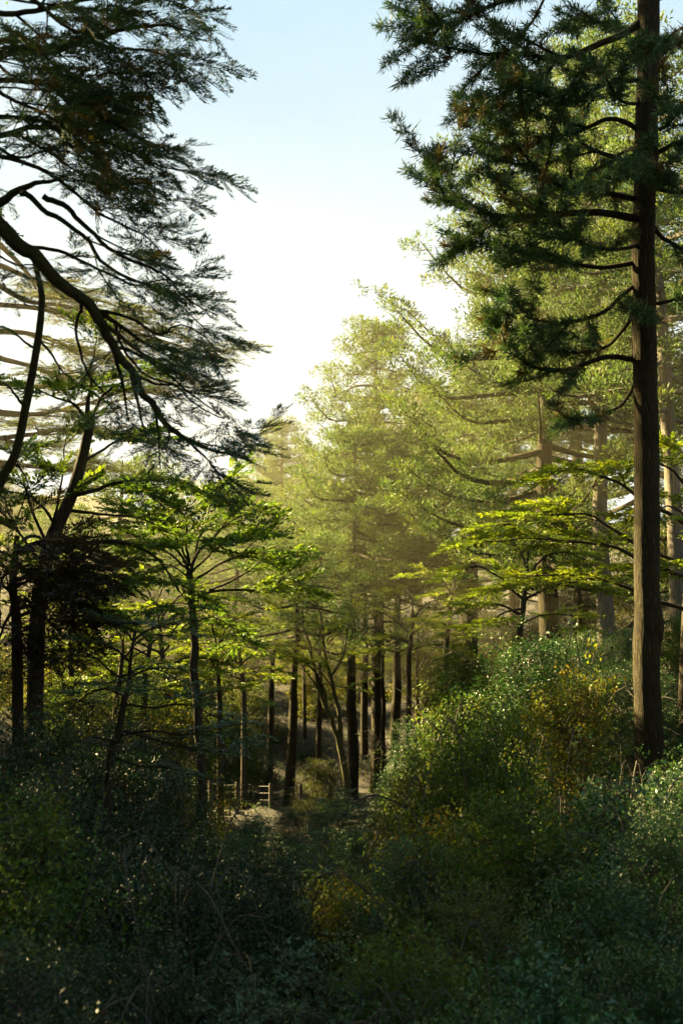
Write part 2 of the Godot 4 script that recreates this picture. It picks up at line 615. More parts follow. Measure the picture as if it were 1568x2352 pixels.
func build_mist():
	var f := FogVolume.new()
	f.name = "mist"
	f.shape = RenderingServer.FOG_VOLUME_SHAPE_ELLIPSOID
	f.size = Vector3(84, 27, 92)
	f.position = Vector3(-4, 16.5, -64)
	var m := FogMaterial.new()
	m.density = 0.0019
	m.albedo = Color(0.97, 0.89, 0.6).linear_to_srgb()
	f.material = m
	add_child(f)
	f.set_meta("kind", "stuff")
	f.set_meta("label", "golden morning mist hanging among the middle trees")


# ------------------------------------------------------------------ the near trees

func build_right_cedar():
	rng.seed = 201
	var d := 19.0
	var base := on_ground(at(1484, 1900, d))
	var t := thing("cedar_tree", "tall dark cedar with bare lower trunk sunlit along one edge", "tree", base)
	var line := []
	for q in [[1489, 1760], [1487, 1640], [1484, 1500], [1488, 1430], [1485, 1340], [1484, 1200], [1484, 1000], [1480, 850], [1477, 700], [1476, 600], [1480, 450], [1484, 300], [1488, 150], [1488, 0], [1487, -200], [1487, -500]]:
		line.append(at(q[0], q[1], d) - base)
	line.push_front(Vector3(0, -0.4, 0))
	var pts := spline(line, 8)
	var r := PackedFloat32Array()
	for i in pts.size():
		var h: float = float(i) / (pts.size() - 1)
		r.append(0.235 - 0.06 * h + 0.12 * exp(-h * 30.0) + 0.025 * exp(-pow((pts[i].y - (at(1488, 1440, d) - base).y) / 0.35, 2)))
	trunk(t, pts, r, M.cedar_bark, 36, 0.16)
	var s := {"kids": [0, 4.2, 3.0], "ratio": [0, 0.5, 0.36], "angle": 50.0, "roll": 0.9, "rise": 0.05, "lift": 0.06, "wob": 0.2, "bare": [0.15, 0.28, 0.3], "least": 0.3, "leafy": 1,
		"sprays": S.tuft, "step": 0.145, "size": 1.15, "spread": 0.7, "tilt": 0.6, "seg": 0.2, "perk": 0.05}
	var limbs := [
		[[[1470, 505], [1380, 488], [1280, 492], [1180, 500], [1090, 492], [1030, 462], [1000, 415], [985, 370]], 0.075, -0.3],
		[[[1470, 50], [1380, 95], [1290, 130], [1200, 122], [1100, 118], [1020, 110], [960, 90]], 0.07, 0.6],
		[[[1480, -60], [1360, -40], [1240, -20], [1120, 20], [1030, 60], [975, 50]], 0.07, -0.8],
		[[[1470, 300], [1400, 270], [1330, 300], [1260, 320], [1190, 345], [1130, 370], [1090, 330]], 0.05, 1.0],
		[[[1470, 460], [1380, 440], [1300, 430], [1240, 395], [1190, 340], [1150, 290], [1120, 270]], 0.055, -1.2],
		[[[1465, 600], [1380, 612], [1290, 600], [1210, 582], [1120, 560], [1050, 548]], 0.05, 0.4],
		[[[1465, 828], [1390, 818], [1310, 852], [1240, 846], [1180, 815], [1145, 770], [1130, 730]], 0.055, -0.2],
		[[[1465, 640], [1390, 715], [1310, 742], [1240, 735], [1190, 700], [1160, 680]], 0.045, -0.8],
		[[[1462, 880], [1415, 935], [1360, 962], [1310, 965], [1285, 960]], 0.035, 0.0],
		[[[1470, 180], [1400, 190], [1330, 225], [1260, 215], [1180, 200], [1100, 215]], 0.05, -1.5],
		[[[1470, 380], [1400, 360], [1340, 330], [1280, 250], [1230, 200], [1180, 170]], 0.05, 1.6],
		[[[1470, 700], [1400, 790], [1330, 810], [1270, 800], [1220, 760]], 0.04, 1.0],
		[[[1470, 560], [1420, 570], [1350, 560], [1280, 520], [1240, 470]], 0.04, -1.8],
		[[[1470, 240], [1420, 230], [1390, 180], [1360, 150]], 0.035, -2.0],
		[[[1480, 420], [1470, 400], [1440, 395], [1410, 400]], 0.03, -2.2],
		[[[1480, 420], [1490, 400], [1500, 390], [1510, 385]], 0.03, -2.0],
		[[[1480, 170], [1478, 140], [1490, 110], [1500, 100]], 0.03, -1.8],
		[[[1480, 720], [1476, 715], [1474, 712], [1472, 712]], 0.018, -1.1],
		[[[1500, 360], [1540, 335], [1600, 320], [1680, 300]], 0.05, -0.5],
		[[[1500, 520], [1550, 560], [1620, 590], [1700, 580]], 0.045, -0.4],
		[[[1500, 695], [1545, 690], [1600, 670], [1680, 650]], 0.04, 0.3],
		[[[1500, 130], [1560, 90], [1640, 60], [1720, 40]], 0.06, 0.4],
		[[[1500, 0], [1560, -20], [1640, -60], [1720, -90]], 0.06, -0.9],
		[[[1500, 430], [1560, 440], [1640, 420], [1700, 400]], 0.05, -1.5],
		[[[1480, 300], [1520, 290], [1560, 250], [1600, 240]], 0.04, -2.2],
		[[[1480, -200], [1360, -180], [1240, -160], [1140, -90]], 0.06, 0.8],
		[[[1480, -350], [1380, -340], [1270, -330], [1190, -300]], 0.05, -0.5],
		[[[1490, -250], [1590, -270], [1680, -300], [1760, -310]], 0.05, 0.5],
		[[[1488, -480], [1440, -560], [1400, -640], [1380, -720]], 0.05, 0.2],
		[[[1475, 90], [1420, 60], [1350, 50], [1290, 60]], 0.045, 2.0],
		[[[1475, 340], [1430, 350], [1370, 400], [1310, 420], [1260, 440]], 0.04, 2.0],
	]
	for q in limbs:
		limb(t, q[0], d, q[1], 0.008, 1, s, M.cedar_bark, M.needles, q[2])


func build_left_hemlock():
	rng.seed = 301
	var d := 12.0
	var base := on_ground(at(-300, 1700, 12.6))
	var t := thing("hemlock_tree", "big hemlock reaching in with mossy drooping limbs against the white sky", "tree", base)
	var line := [Vector3(0, -0.4, 0)]
	for q in [[-300, 1500], [-290, 1200], [-270, 900], [-260, 600], [-250, 300], [-240, 0], [-230, -300], [-220, -800]]:
		line.append(at(q[0], q[1], 12.6) - base)
	var pts := spline(line, 6)
	trunk(t, pts, taper(pts.size(), 0.42, 0.12), M.dark_bark, 20, 0.15)
	var s := {"kids": [0, 5.0, 3.2], "ratio": [0, 0.42, 0.36], "angle": 50.0, "roll": 0.75, "rise": -0.05, "lift": -0.06, "wob": 0.3, "bare": [0.12, 0.15, 0.3], "least": 0.22, "leafy": 1,
		"sprays": S.fan, "step": 0.115, "size": 0.85, "spread": 1.1, "tilt": 0.65, "seg": 0.14}
	var limbs := [
		# line, start radius, how far it drifts nearer or further, where leaves begin
		[[[-260, 520], [-120, 490], [-20, 470], [45, 448], [100, 428], [158, 399]], 0.125, 0.3, 0.9],
		[[[-260, 420], [-90, 450], [0, 510], [60, 570], [130, 632], [215, 705], [258, 775], [330, 865], [395, 955], [460, 1000], [545, 1030], [610, 1042]], 0.13, -0.4, 0.42],
		[[[100, 450], [160, 470], [220, 512], [300, 580], [380, 612], [455, 680], [535, 722]], 0.045, 0.2, 0.3],
		[[[50, 445], [110, 490], [190, 545], [300, 640], [410, 688], [515, 760]], 0.045, -0.5, 0.35],
		[[[-100, 340], [0, 320], [90, 305], [190, 312], [300, 350], [400, 392], [500, 412]], 0.06, 0.4, 0.2],
		[[[-100, 210], [20, 190], [120, 205], [220, 260], [320, 305], [400, 335]], 0.055, -0.6, 0.2],
		[[[-100, 140], [20, 125], [110, 118], [190, 80], [280, 68], [390, 52], [495, 72]], 0.11, 0.3, 0.35],
		[[[200, 80], [280, 112], [350, 96], [410, 130], [440, 190]], 0.03, -0.3, 0.15],
		[[[-100, 40], [20, 25], [130, 15], [260, 0], [390, -10], [485, 15]], 0.06, 0.7, 0.2],
		[[[238, 740], [262, 715], [305, 795], [350, 850], [420, 876], [520, 900]], 0.03, 0.3, 0.3],
		[[[285, 800], [340, 815], [410, 850], [480, 905], [545, 950]], 0.03, -0.5, 0.3],
		[[[150, 650], [185, 700], [182, 765], [195, 830], [240, 885], [275, 935]], 0.03, 0.2, 0.5],
		[[[-80, 260], [30, 270], [130, 290], [230, 380], [320, 440], [420, 470]], 0.05, 0.8, 0.2],
		[[[-80, 100], [60, 80], [150, 150], [230, 200], [300, 215]], 0.04, 0.9, 0.1],
		[[[-80, 350], [40, 370], [140, 420], [240, 490], [350, 540], [430, 600]], 0.045, 1.0, 0.25],
		[[[-80, 0], [40, -10], [120, 40], [200, 60], [290, 30]], 0.05, -1.0, 0.1],
		[[[-80, 180], [30, 230], [110, 260], [190, 330], [260, 380]], 0.04, -1.2, 0.1],
		[[[-80, 280], [20, 350], [90, 350], [170, 360], [250, 380]], 0.035, 1.4, 0.1],
		[[[330, 860], [380, 880], [440, 890], [500, 940], [560, 960]], 0.022, 0.6, 0.2],
		[[[460, 1000], [500, 1040], [550, 1090], [585, 1130]], 0.012, 0.1, 0.2],
		[[[-100, 560], [-20, 580], [40, 620], [90, 600]], 0.03, 0.9, 0.3],
		[[[60, 570], [140, 580], [240, 620], [330, 660], [420, 640], [480, 660]], 0.03, 0.9, 0.3],
		[[[215, 705], [300, 720], [380, 760], [450, 740], [520, 770]], 0.025, -0.7, 0.25],
		[[[-100, -120], [60, -130], [220, -120], [380, -150], [480, -120]], 0.06, 0.4, 0.2],
		[[[-100, -300], [60, -320], [220, -300], [360, -280]], 0.06, -0.3, 0.2],
		[[[-100, 60], [-20, 130], [40, 160], [110, 180]], 0.04, -1.4, 0.1],
	]
	for q in limbs:
		for e in q[0]:
			if e[0] > 150:
				e[0] = 150 + (e[0] - 150) * 0.88
		if q[0][0][0] < -60 and q[0][0][0] > -200:
			q[0].push_front([-245.0, q[0][0][1] - 25.0, 0.6 - q[2] * 0.0])
			q[3] = clampf(q[3] + 0.12, 0.25, 0.9)
		var z := s.duplicate()
		z.bare = [0.12, q[3], q[3]]
		var long := at(q[0][0][0], q[0][0][1], d).distance_to(at(q[0][-1][0], q[0][-1][1], d))
		z.ratio = [0, clampf(0.9 / long, 0.2, 0.45), 0.36 if long > 2.5 else 0.5]
		limb(t, q[0], d, q[1] * 0.8, 0.006, 2, z, M.mossy_bark if q[1] > 0.04 else M.dark_bark, M.needles, q[2], 0.05)
	# the rest of its crown, over the camera's head and away to the side
	s.ratio = [0, 0.3, 0.4]
	s.step = 0.2
	s.size = 1.5
	s.kids = [0, 2.6, 2.0]
	for i in 14:
		var a := i * 2.4 + 0.6
		var from: Vector3 = at(-240, 0, 12.6) - base + Vector3.UP * (1.0 + i * 0.55)
		var out := Vector3(cos(a), 0.05, sin(a))
		if absf(a - TAU * floorf(a / TAU) - 5.2) < 0.9:
			continue
		limb3(t, spline([from, from + out * 2.0 + rv() * 0.3, from + out * 4.0 + Vector3.DOWN * 0.5, from + out * rr(5.0, 6.5) + Vector3.DOWN * 1.2], 4), 0.09, 0.01, 2, s, M.dark_bark, M.needles)


func build_left_trees():
	# the dark trunk that leans in at the frame's edge and runs up under the hemlock's limbs
	rng.seed = 401
	var base := on_ground(at(-150, 1800, 14.5))
	var t := thing("leaning_tree", "slim dark mossy trunk leaning up beneath the hemlock limbs", "tree", base)
	var line := [Vector3(0, -0.3, 0)]
	for q in [[-110, 1500], [-60, 1270], [0, 1110], [36, 1040], [60, 930], [85, 800], [97, 700], [92, 650], [80, 600]]:
		line.append(at(q[0], q[1], 14.5) - base)
	var pts := spline(line, 6)
	trunk(t, pts, taper(pts.size(), 0.085, 0.03), M.mossy_bark, 12, 0.25)
	var s := {"kids": [0, 2.2, 2.4], "ratio": [0, 0.45, 0.4], "angle": 50.0, "roll": 0.5, "lift": 0.02, "wob": 0.3, "bare": [0.1, 0.3, 0.3], "least": 0.25, "leafy": 1,
		"sprays": S.maple, "step": 0.2, "size": 0.8, "spread": 0.8, "tilt": 0.35, "seg": 0.16}
	for q in [[[[88, 780], [130, 830], [160, 860], [210, 900]], 0.02], [[[60, 930], [30, 900], [0, 880], [-40, 840]], 0.02], [[[30, 1060], [70, 1110], [40, 1200], [30, 1260]], 0.015], [[[85, 800], [50, 780], [20, 760], [-20, 740]], 0.02]]:
		limb(t, q[0], 14.5, q[1], 0.006, 1, s, M.dark_bark, M.soft_leaf, 0.4)

	# golden hemlock further back
	rng.seed = 411
	base = on_ground(at(-60, 1500, 38.0))
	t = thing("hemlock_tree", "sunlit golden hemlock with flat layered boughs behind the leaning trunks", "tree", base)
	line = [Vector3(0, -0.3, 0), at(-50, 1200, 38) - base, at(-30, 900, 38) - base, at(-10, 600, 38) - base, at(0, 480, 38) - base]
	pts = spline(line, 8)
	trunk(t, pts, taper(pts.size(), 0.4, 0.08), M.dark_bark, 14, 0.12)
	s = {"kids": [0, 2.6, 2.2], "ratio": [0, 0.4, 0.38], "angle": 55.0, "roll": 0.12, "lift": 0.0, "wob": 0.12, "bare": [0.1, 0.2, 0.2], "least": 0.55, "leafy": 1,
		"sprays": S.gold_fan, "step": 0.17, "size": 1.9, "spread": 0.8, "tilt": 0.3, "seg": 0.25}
	for q in [
		[[[-30, 940], [80, 950], [180, 930], [290, 900], [350, 905]], 0.0], [[[-20, 700], [90, 710], [220, 740], [330, 770], [430, 800], [510, 810]], 1.0],
		[[[-20, 760], [80, 770], [200, 810], [330, 850], [450, 880]], 0.0], [[[-30, 1010], [60, 1000], [160, 985], [260, 1000], [350, 1020]], -1.5],
		[[[-10, 650], [60, 690], [140, 700], [210, 720], [280, 740]], -1.5], [[[-10, 820], [60, 840], [130, 860], [200, 850]], -2.5],
		[[[-40, 1080], [60, 1070], [150, 1080], [230, 1060]], 1.5], [[[0, 560], [60, 620], [110, 680], [180, 690]], 0.5], [[[0, 700], [-60, 720], [-120, 750]], 0.0], [[[-30, 880], [40, 885], [110, 890], [200, 880], [270, 860]], 2.0],
		[[[-40, 1150], [30, 1140], [100, 1150], [170, 1130]], -1.0], [[[0, 610], [80, 640], [170, 670], [260, 700], [330, 720]], 2.0]]:
		limb(t, q[0], 38.0, 0.1, 0.015, 2, s, M.dark_bark, M.needles, q[1])
	s.kids = [0, 1.8, 1.8]
	for i in 9:
		var a := 1.9 + i * 0.42
		var from: Vector3 = at(-25, 560 + i * 62, 38) - base
		var out := Vector3(cos(a), 0.02, sin(a))
		limb3(t, spline([from, from + out * 1.6 + Vector3.DOWN * 0.1, from + out * 3.4, from + out * (3.6 + i * 0.35)], 4), 0.09, 0.015, 2, s, M.dark_bark, M.needles)

	# forked broadleaf
	rng.seed = 421
	base = on_ground(at(80, 1700, 18.0))
	t = thing("broadleaf_tree", "dark forked tree with leaning trunk and long fine leaves above the slope", "tree", base)
	line = [Vector3(0, -0.3, 0)]
	for q in [[84, 1500], [100, 1330], [120, 1240], [160, 1150], [185, 1070], [205, 985], [208, 960]]:
		line.append(at(q[0], q[1], 18) - base)
	pts = spline(line, 6)
	trunk(t, pts, taper(pts.size(), 0.15, 0.06), M.dark_bark, 14, 0.16)
	s = {"kids": [0, 2.6, 2.0], "ratio": [0, 0.5, 0.42], "angle": 48.0, "roll": 0.22, "lift": 0.03, "wob": 0.26, "bare": [0.1, 0.15, 0.25], "least": 0.3, "leafy": 1,
		"sprays": S.maple, "step": 0.065, "size": 0.95, "spread": 0.9, "tilt": 0.55, "seg": 0.2}
	for q in [
		[[[205, 975], [205, 900], [212, 850], [225, 800]], 0.05, 0], [[[206, 965], [235, 915], [280, 880], [330, 860]], 0.04, 0.5], [[[204, 980], [170, 930], [120, 910], [80, 890]], 0.035, -0.3],
		[[[165, 1140], [230, 1125], [310, 1100], [400, 1095], [480, 1130]], 0.04, 0.3], [[[110, 1275], [180, 1245], [260, 1240], [340, 1265], [400, 1330], [440, 1400]], 0.05, -0.4],
		[[[150, 1170], [230, 1180], [320, 1190], [400, 1220]], 0.035, 1.0], [[[112, 1265], [190, 1280], [280, 1330], [370, 1390]], 0.035, -1.0],
		[[[110, 1260], [130, 1180], [145, 1080], [150, 990]], 0.03, -0.5], [[[105, 1300], [60, 1250], [20, 1200], [-20, 1150]], 0.035, 0.5],
		[[[185, 1070], [250, 1020], [310, 1010], [370, 1035]], 0.03, 1.2], [[[110, 1250], [60, 1130], [40, 1060], [10, 1000]], 0.03, 0.8],
		[[[100, 1320], [160, 1380], [240, 1410], [310, 1440]], 0.035, 0.4], [[[130, 1220], [90, 1160], [60, 1140], [20, 1130]], 0.03, -0.6]]:
		limb(t, q[0], 18.0, q[1], 0.006, 2, s, M.dark_bark, M.soft_leaf, q[2])

	# dark hanging mass of fine dead twigs
	rng.seed = 431
	base = on_ground(at(60, 1700, 16.0))
	t = thing("thicket_tree", "brown-black tangle of dense drooping twigs hanging under the forked tree", "tree", base)
	line = [Vector3(0, -0.3, 0), at(40, 1500, 16) - base, at(30, 1350, 16) - base, at(40, 1230, 16) - base]
	pts = spline(line, 5)
	trunk(t, pts, taper(pts.size(), 0.1, 0.04), M.dark_bark, 10, 0.15)
	var brown := []
	for c in [Color(0.03, 0.024, 0.016), Color(0.024, 0.022, 0.016), Color(0.036, 0.028, 0.018)]:
		brown.append(fan_spray(c, 1))
	s = {"kids": [0, 5.0, 4.0], "ratio": [0, 0.5, 0.5], "angle": 55.0, "roll": 0.9, "lift": -0.3, "wob": 0.3, "bare": [0.1, 0.1, 0.15], "least": 0.3, "leafy": 1,
		"sprays": brown, "step": 0.12, "size": 1.5, "spread": 0.8, "tilt": 0.6, "seg": 0.18}
	for q in [[[[40, 1270], [90, 1250], [130, 1280], [160, 1330]], 0.0], [[[35, 1350], [90, 1330], [140, 1350], [175, 1400]], 0.4], [[[30, 1420], [80, 1400], [120, 1430], [140, 1470]], -0.3], [[[40, 1290], [0, 1270], [-30, 1300]], 0.3], [[[35, 1370], [0, 1350], [-40, 1390]], -0.3], [[[40, 1250], [70, 1230], [100, 1240], [120, 1270]], 0.8], [[[35, 1300], [70, 1310], [100, 1350], [110, 1420]], -0.6], [[[40, 1260], [110, 1240], [160, 1270], [195, 1340]], -0.8], [[[35, 1330], [110, 1320], [165, 1370], [170, 1450]], 0.2], [[[30, 1400], [70, 1390], [90, 1440], [100, 1510]], 0.6], [[[40, 1300], [10, 1320], [0, 1380], [10, 1440]], 0.4], [[[35, 1390], [20, 1420], [0, 1470], [-10, 1520]], -0.6]]:
		limb(t, q[0], 16.0, 0.035, 0.008, 2, s, M.dark_bark, M.needles, q[1])

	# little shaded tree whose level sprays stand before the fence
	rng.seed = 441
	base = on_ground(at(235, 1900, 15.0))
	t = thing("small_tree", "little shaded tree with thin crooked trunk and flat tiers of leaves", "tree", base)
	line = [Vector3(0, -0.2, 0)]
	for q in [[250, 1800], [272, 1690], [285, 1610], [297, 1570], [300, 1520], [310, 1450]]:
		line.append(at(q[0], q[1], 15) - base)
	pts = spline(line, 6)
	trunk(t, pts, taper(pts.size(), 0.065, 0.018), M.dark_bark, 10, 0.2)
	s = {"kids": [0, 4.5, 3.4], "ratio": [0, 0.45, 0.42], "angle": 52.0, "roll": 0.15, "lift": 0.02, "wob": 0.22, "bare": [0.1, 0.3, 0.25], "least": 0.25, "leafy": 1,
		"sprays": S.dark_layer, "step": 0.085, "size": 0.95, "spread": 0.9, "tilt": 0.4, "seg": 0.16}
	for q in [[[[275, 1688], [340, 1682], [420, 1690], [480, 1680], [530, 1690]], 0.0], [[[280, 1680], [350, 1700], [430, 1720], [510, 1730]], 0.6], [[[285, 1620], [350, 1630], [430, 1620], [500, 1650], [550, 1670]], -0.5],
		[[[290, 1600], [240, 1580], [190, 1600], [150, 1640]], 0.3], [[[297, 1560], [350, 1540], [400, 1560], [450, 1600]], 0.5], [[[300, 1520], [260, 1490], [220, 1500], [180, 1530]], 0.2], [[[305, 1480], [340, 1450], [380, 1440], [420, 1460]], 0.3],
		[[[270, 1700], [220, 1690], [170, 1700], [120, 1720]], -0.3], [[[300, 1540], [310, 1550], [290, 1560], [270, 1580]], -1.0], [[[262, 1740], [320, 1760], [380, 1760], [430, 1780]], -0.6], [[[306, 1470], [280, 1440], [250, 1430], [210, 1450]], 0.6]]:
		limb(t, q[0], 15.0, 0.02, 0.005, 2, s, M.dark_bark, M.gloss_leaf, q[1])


func build_slender_tree():
	rng.seed = 501
	var d := 24.0
	var base := on_ground(at(464, 1850, d))
	var t := thing("slender_tree", "slender black-trunked tree with a flat umbrella of light green leaves", "tree", base)
	var line := [Vector3(0, -0.2, 0)]
	for q in [[462, 1760], [455, 1680], [452, 1600], [445, 1540], [448, 1480], [442, 1420], [440, 1370], [434, 1315]]:
		line.append(at(q[0], q[1], d) - base)
	var pts := spline(line, 6)
	trunk(t, pts, taper(pts.size(), 0.105, 0.075), M.dark_bark, 16, 0.3)
	var s := {"kids": [0, 3.4, 2.6], "ratio": [0, 0.5, 0.42], "angle": 45.0, "roll": 0.3, "lift": 0.02, "wob": 0.2, "bare": [0.1, 0.35, 0.3], "least": 0.35, "leafy": 1,
		"sprays": S.maple, "step": 0.075, "size": 1.1, "spread": 0.9, "tilt": 0.55, "seg": 0.22}
	for q in [
		[[[434, 1320], [420, 1280], [380, 1230], [330, 1190], [270, 1160]], 0.04, 0.0], [[[436, 1315], [450, 1275], [490, 1230], [540, 1190], [590, 1170]], 0.045, 0.4],
		[[[434, 1300], [430, 1250], [425, 1190], [440, 1130]], 0.035, -0.5], [[[436, 1300], [460, 1240], [480, 1170], [500, 1110]], 0.035, 0.8],
		[[[440, 1340], [480, 1310], [550, 1270], [620, 1225]], 0.035, -0.8], [[[434, 1310], [390, 1270], [330, 1240], [280, 1240]], 0.03, 1.0],
		[[[445, 1385], [480, 1360], [540, 1355], [600, 1355], [660, 1330], [700, 1345]], 0.04, 0.0], [[[445, 1430], [490, 1415], [530, 1440], [560, 1475]], 0.02, 0.5],
		[[[436, 1320], [480, 1280], [520, 1250], [560, 1240]], 0.03, -1.2], [[[434, 1330], [400, 1300], [360, 1300], [320, 1330]], 0.02, -0.6], [[[436, 1300], [400, 1220], [370, 1160], [330, 1130]], 0.03, -1.0],
		[[[480, 1355], [540, 1330], [600, 1290], [650, 1270]], 0.025, 0.9]]:
		limb(t, q[0], d, q[1], 0.007, 2, s, M.dark_bark, M.soft_leaf, q[2])


# ------------------------------------------------------------------ cedars at middle distance

# c: height, bare (share of the height), reach, limbs, r (trunk radius), top (how blunt), size of the clumps
func far_cedar(called: String, label: String, where: Vector3, c: Dictionary, seed_: int, bark_: Material, sprays: Array, group := "") -> Node3D:
	rng.seed = seed_
	var t := thing(called, label, "tree", where, group)
	var h: float = c.height
	var line := [Vector3(0, -0.5, 0)]
	for i in range(1, 9):
		line.append(Vector3(noise.get_noise_2d(i * 0.7, seed_) * 0.13 + c.get("lean", 0.0) * i / 8.0, h * i / 8.0, noise.get_noise_2d(i * 0.7, seed_ + 50) * 0.13))
	var pts := spline(line, 4)
	var r := PackedFloat32Array()
	for i in pts.size():
		var k := float(i) / (pts.size() - 1)
		r.append(c.r * (1.0 - 0.88 * pow(k, 1.3)) + c.r * 0.5 * exp(-k * 25.0))
	trunk(t, pts, r, bark_, 16, 0.12)
	var w := new_wood()
	var l := Leaves.new()
	var n: int = c.limbs
	for i in n:
		var k := (i + rr(0.0, 0.8)) / n
		var y := lerpf(c.bare, 0.985, k)
		var f := y * 8.0 * 4.0
		var j := clampi(int(f), 0, pts.size() - 2)
		var p := pts[j].lerp(pts[j + 1], clampf(f - j, 0, 1))
		var a := i * 2.4 + rr(-0.5, 0.5)
		var reach: float = c.reach * pow(maxf(0.0, 1.0 - k), c.top) * rr(0.62, 1.12) * (0.7 + 0.3 * minf(1.0, k * 6.0)) + 0.5
		var out := Vector3(cos(a), 0, sin(a))
		var sag: float = c.get("sag", 0.12) * (1.0 - k)
		var q := spline([p, p + out * reach * 0.35 + Vector3.DOWN * reach * sag * 0.7 + rv() * 0.1, p + out * reach * 0.7 + Vector3.DOWN * reach * sag * 0.6 + rv() * 0.2, p + out * reach + Vector3.UP * reach * (0.12 + 0.3 * k)], 3)
		w.tube(q, taper(q.size(), 0.03 + 0.018 * reach, 0.012), 5)
		var m := maxi(4, roundi(reach * c.get("thick", 1.9)))
		for b in m:
			var u := lerpf(lerpf(0.34, 0.0, minf(1.0, k * 1.5)), 1.0, (b + rr(0, 1)) / m)
			var g := u * (q.size() - 1)
			var e := mini(int(g), q.size() - 2)
			var o := q[e].lerp(q[e + 1], g - e)
			var side := out.cross(Vector3.UP) * (1.0 if b % 2 else -1.0)
			var way := (out * rr(0.3, 0.9) + side * rr(0.2, 1.0) + Vector3.UP * rr(0.0, 0.5)).normalized()
			var long: float = rr(0.35, 0.55) * minf(1.6, 0.4 + reach * 0.3) * (1.2 - 0.5 * u)
			var tip := o + way * long
			w.tube(PackedVector3Array([o, o.lerp(tip, 0.5) + Vector3.DOWN * 0.05, tip]), PackedFloat32Array([0.016, 0.012, 0.006]), 3)
			for z in 3 + int(rr(0, 1.9)):
				spray_at(l, sprays, tip + (out * 0.3 * (z - 1) + rv() * Vector3(0.95, 0.32, 0.95)) * c.size * 0.5, way + Vector3.UP * 0.3, c.size, 0.5)
		spray_at(l, sprays, q[-1], out + Vector3.UP * 0.5, c.size, 0.5)
	wood_node("branchwork", w, bark_, t).set_meta("kind", "stuff")
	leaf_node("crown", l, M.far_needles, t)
	return t


func build_middle_cedars():
	var a := on_ground(at(866, 1830, 50.0))
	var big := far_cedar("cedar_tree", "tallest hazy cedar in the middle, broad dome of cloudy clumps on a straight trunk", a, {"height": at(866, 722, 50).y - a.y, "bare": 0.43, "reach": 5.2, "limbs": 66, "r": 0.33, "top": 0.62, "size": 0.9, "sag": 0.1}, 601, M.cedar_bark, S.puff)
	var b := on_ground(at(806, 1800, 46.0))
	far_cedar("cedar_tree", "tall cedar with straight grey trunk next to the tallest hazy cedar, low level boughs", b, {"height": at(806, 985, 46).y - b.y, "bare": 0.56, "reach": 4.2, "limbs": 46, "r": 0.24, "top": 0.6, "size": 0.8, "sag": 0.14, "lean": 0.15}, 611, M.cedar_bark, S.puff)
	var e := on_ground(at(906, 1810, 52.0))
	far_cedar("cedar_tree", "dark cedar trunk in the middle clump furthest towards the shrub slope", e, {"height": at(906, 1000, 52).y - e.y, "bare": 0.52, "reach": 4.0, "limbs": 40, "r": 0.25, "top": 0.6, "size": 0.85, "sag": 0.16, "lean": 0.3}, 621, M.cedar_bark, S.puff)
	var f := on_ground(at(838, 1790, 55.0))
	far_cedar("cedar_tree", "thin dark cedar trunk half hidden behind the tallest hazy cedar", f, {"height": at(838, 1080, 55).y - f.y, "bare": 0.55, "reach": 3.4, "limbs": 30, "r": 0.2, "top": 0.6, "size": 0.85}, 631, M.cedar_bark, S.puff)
	var g := on_ground(at(660, 1830, 42.0))
	var lone := far_cedar("cedar_tree", "lone cedar trunk by the fence with a low-reaching bare limb", g, {"height": at(672, 1240, 42).y - g.y, "bare": 0.6, "reach": 2.6, "limbs": 22, "r": 0.21, "top": 0.5, "size": 0.7, "lean": 0.55}, 641, M.cedar_bark, S.puff)
	var h := on_ground(at(880, 1800, 48.0))
	far_cedar("cedar_tree", "pole-thin cedar pressed against the tallest hazy cedar's trunk", h, {"height": at(880, 1290, 48).y - h.y, "bare": 0.62, "reach": 1.9, "limbs": 16, "r": 0.13, "top": 0.6, "size": 0.65}, 651, M.cedar_bark, S.green_puff)
	S.big_cedar = big
	S.lone_cedar = lone
	var k := on_ground(at(645, 1750, 72.0))
	copy(big, "round-topped hazy cedar behind and beside the tallest middle cedar", k, 1.9, Vector3.ONE * ((at(645, 955, 72).y - k.y) / (at(866, 722, 50).y - a.y)))
	# curved stems
	rng.seed = 661
	var d := 40.0
	var base := on_ground(at(805, 1830, d))
	var t := thing("curved_tree", "small tree of curved forking stems leaning out before the middle cedars", "tree", base)
	var line := [Vector3(0, -0.2, 0)]
	for q in [[795, 1790], [783, 1725], [778, 1705]]:
		line.append(at(q[0], q[1], d) - base)
	var pts := spline(line, 5)
	trunk(t, pts, taper(pts.size(), 0.14, 0.11), M.mossy_bark, 12, 0.2)
	var s := {"kids": [0, 1.6, 1.3], "ratio": [0, 0.45, 0.42], "angle": 45.0, "roll": 0.3, "lift": 0.02, "wob": 0.16, "bare": [0.1, 0.5, 0.3], "least": 0.4, "leafy": 1,
		"sprays": S.bright, "step": 0.26, "size": 1.25, "spread": 0.8, "tilt": 0.25, "seg": 0.3}
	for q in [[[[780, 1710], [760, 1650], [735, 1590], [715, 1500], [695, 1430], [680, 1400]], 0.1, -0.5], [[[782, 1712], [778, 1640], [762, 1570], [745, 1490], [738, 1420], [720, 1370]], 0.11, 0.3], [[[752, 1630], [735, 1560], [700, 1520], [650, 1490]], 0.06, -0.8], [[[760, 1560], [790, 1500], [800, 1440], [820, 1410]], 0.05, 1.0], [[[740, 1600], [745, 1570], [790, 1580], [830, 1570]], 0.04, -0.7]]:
		limb(t, q[0], d, q[1], 0.012, 2, s, M.mossy_bark, M.soft_leaf, q[2])


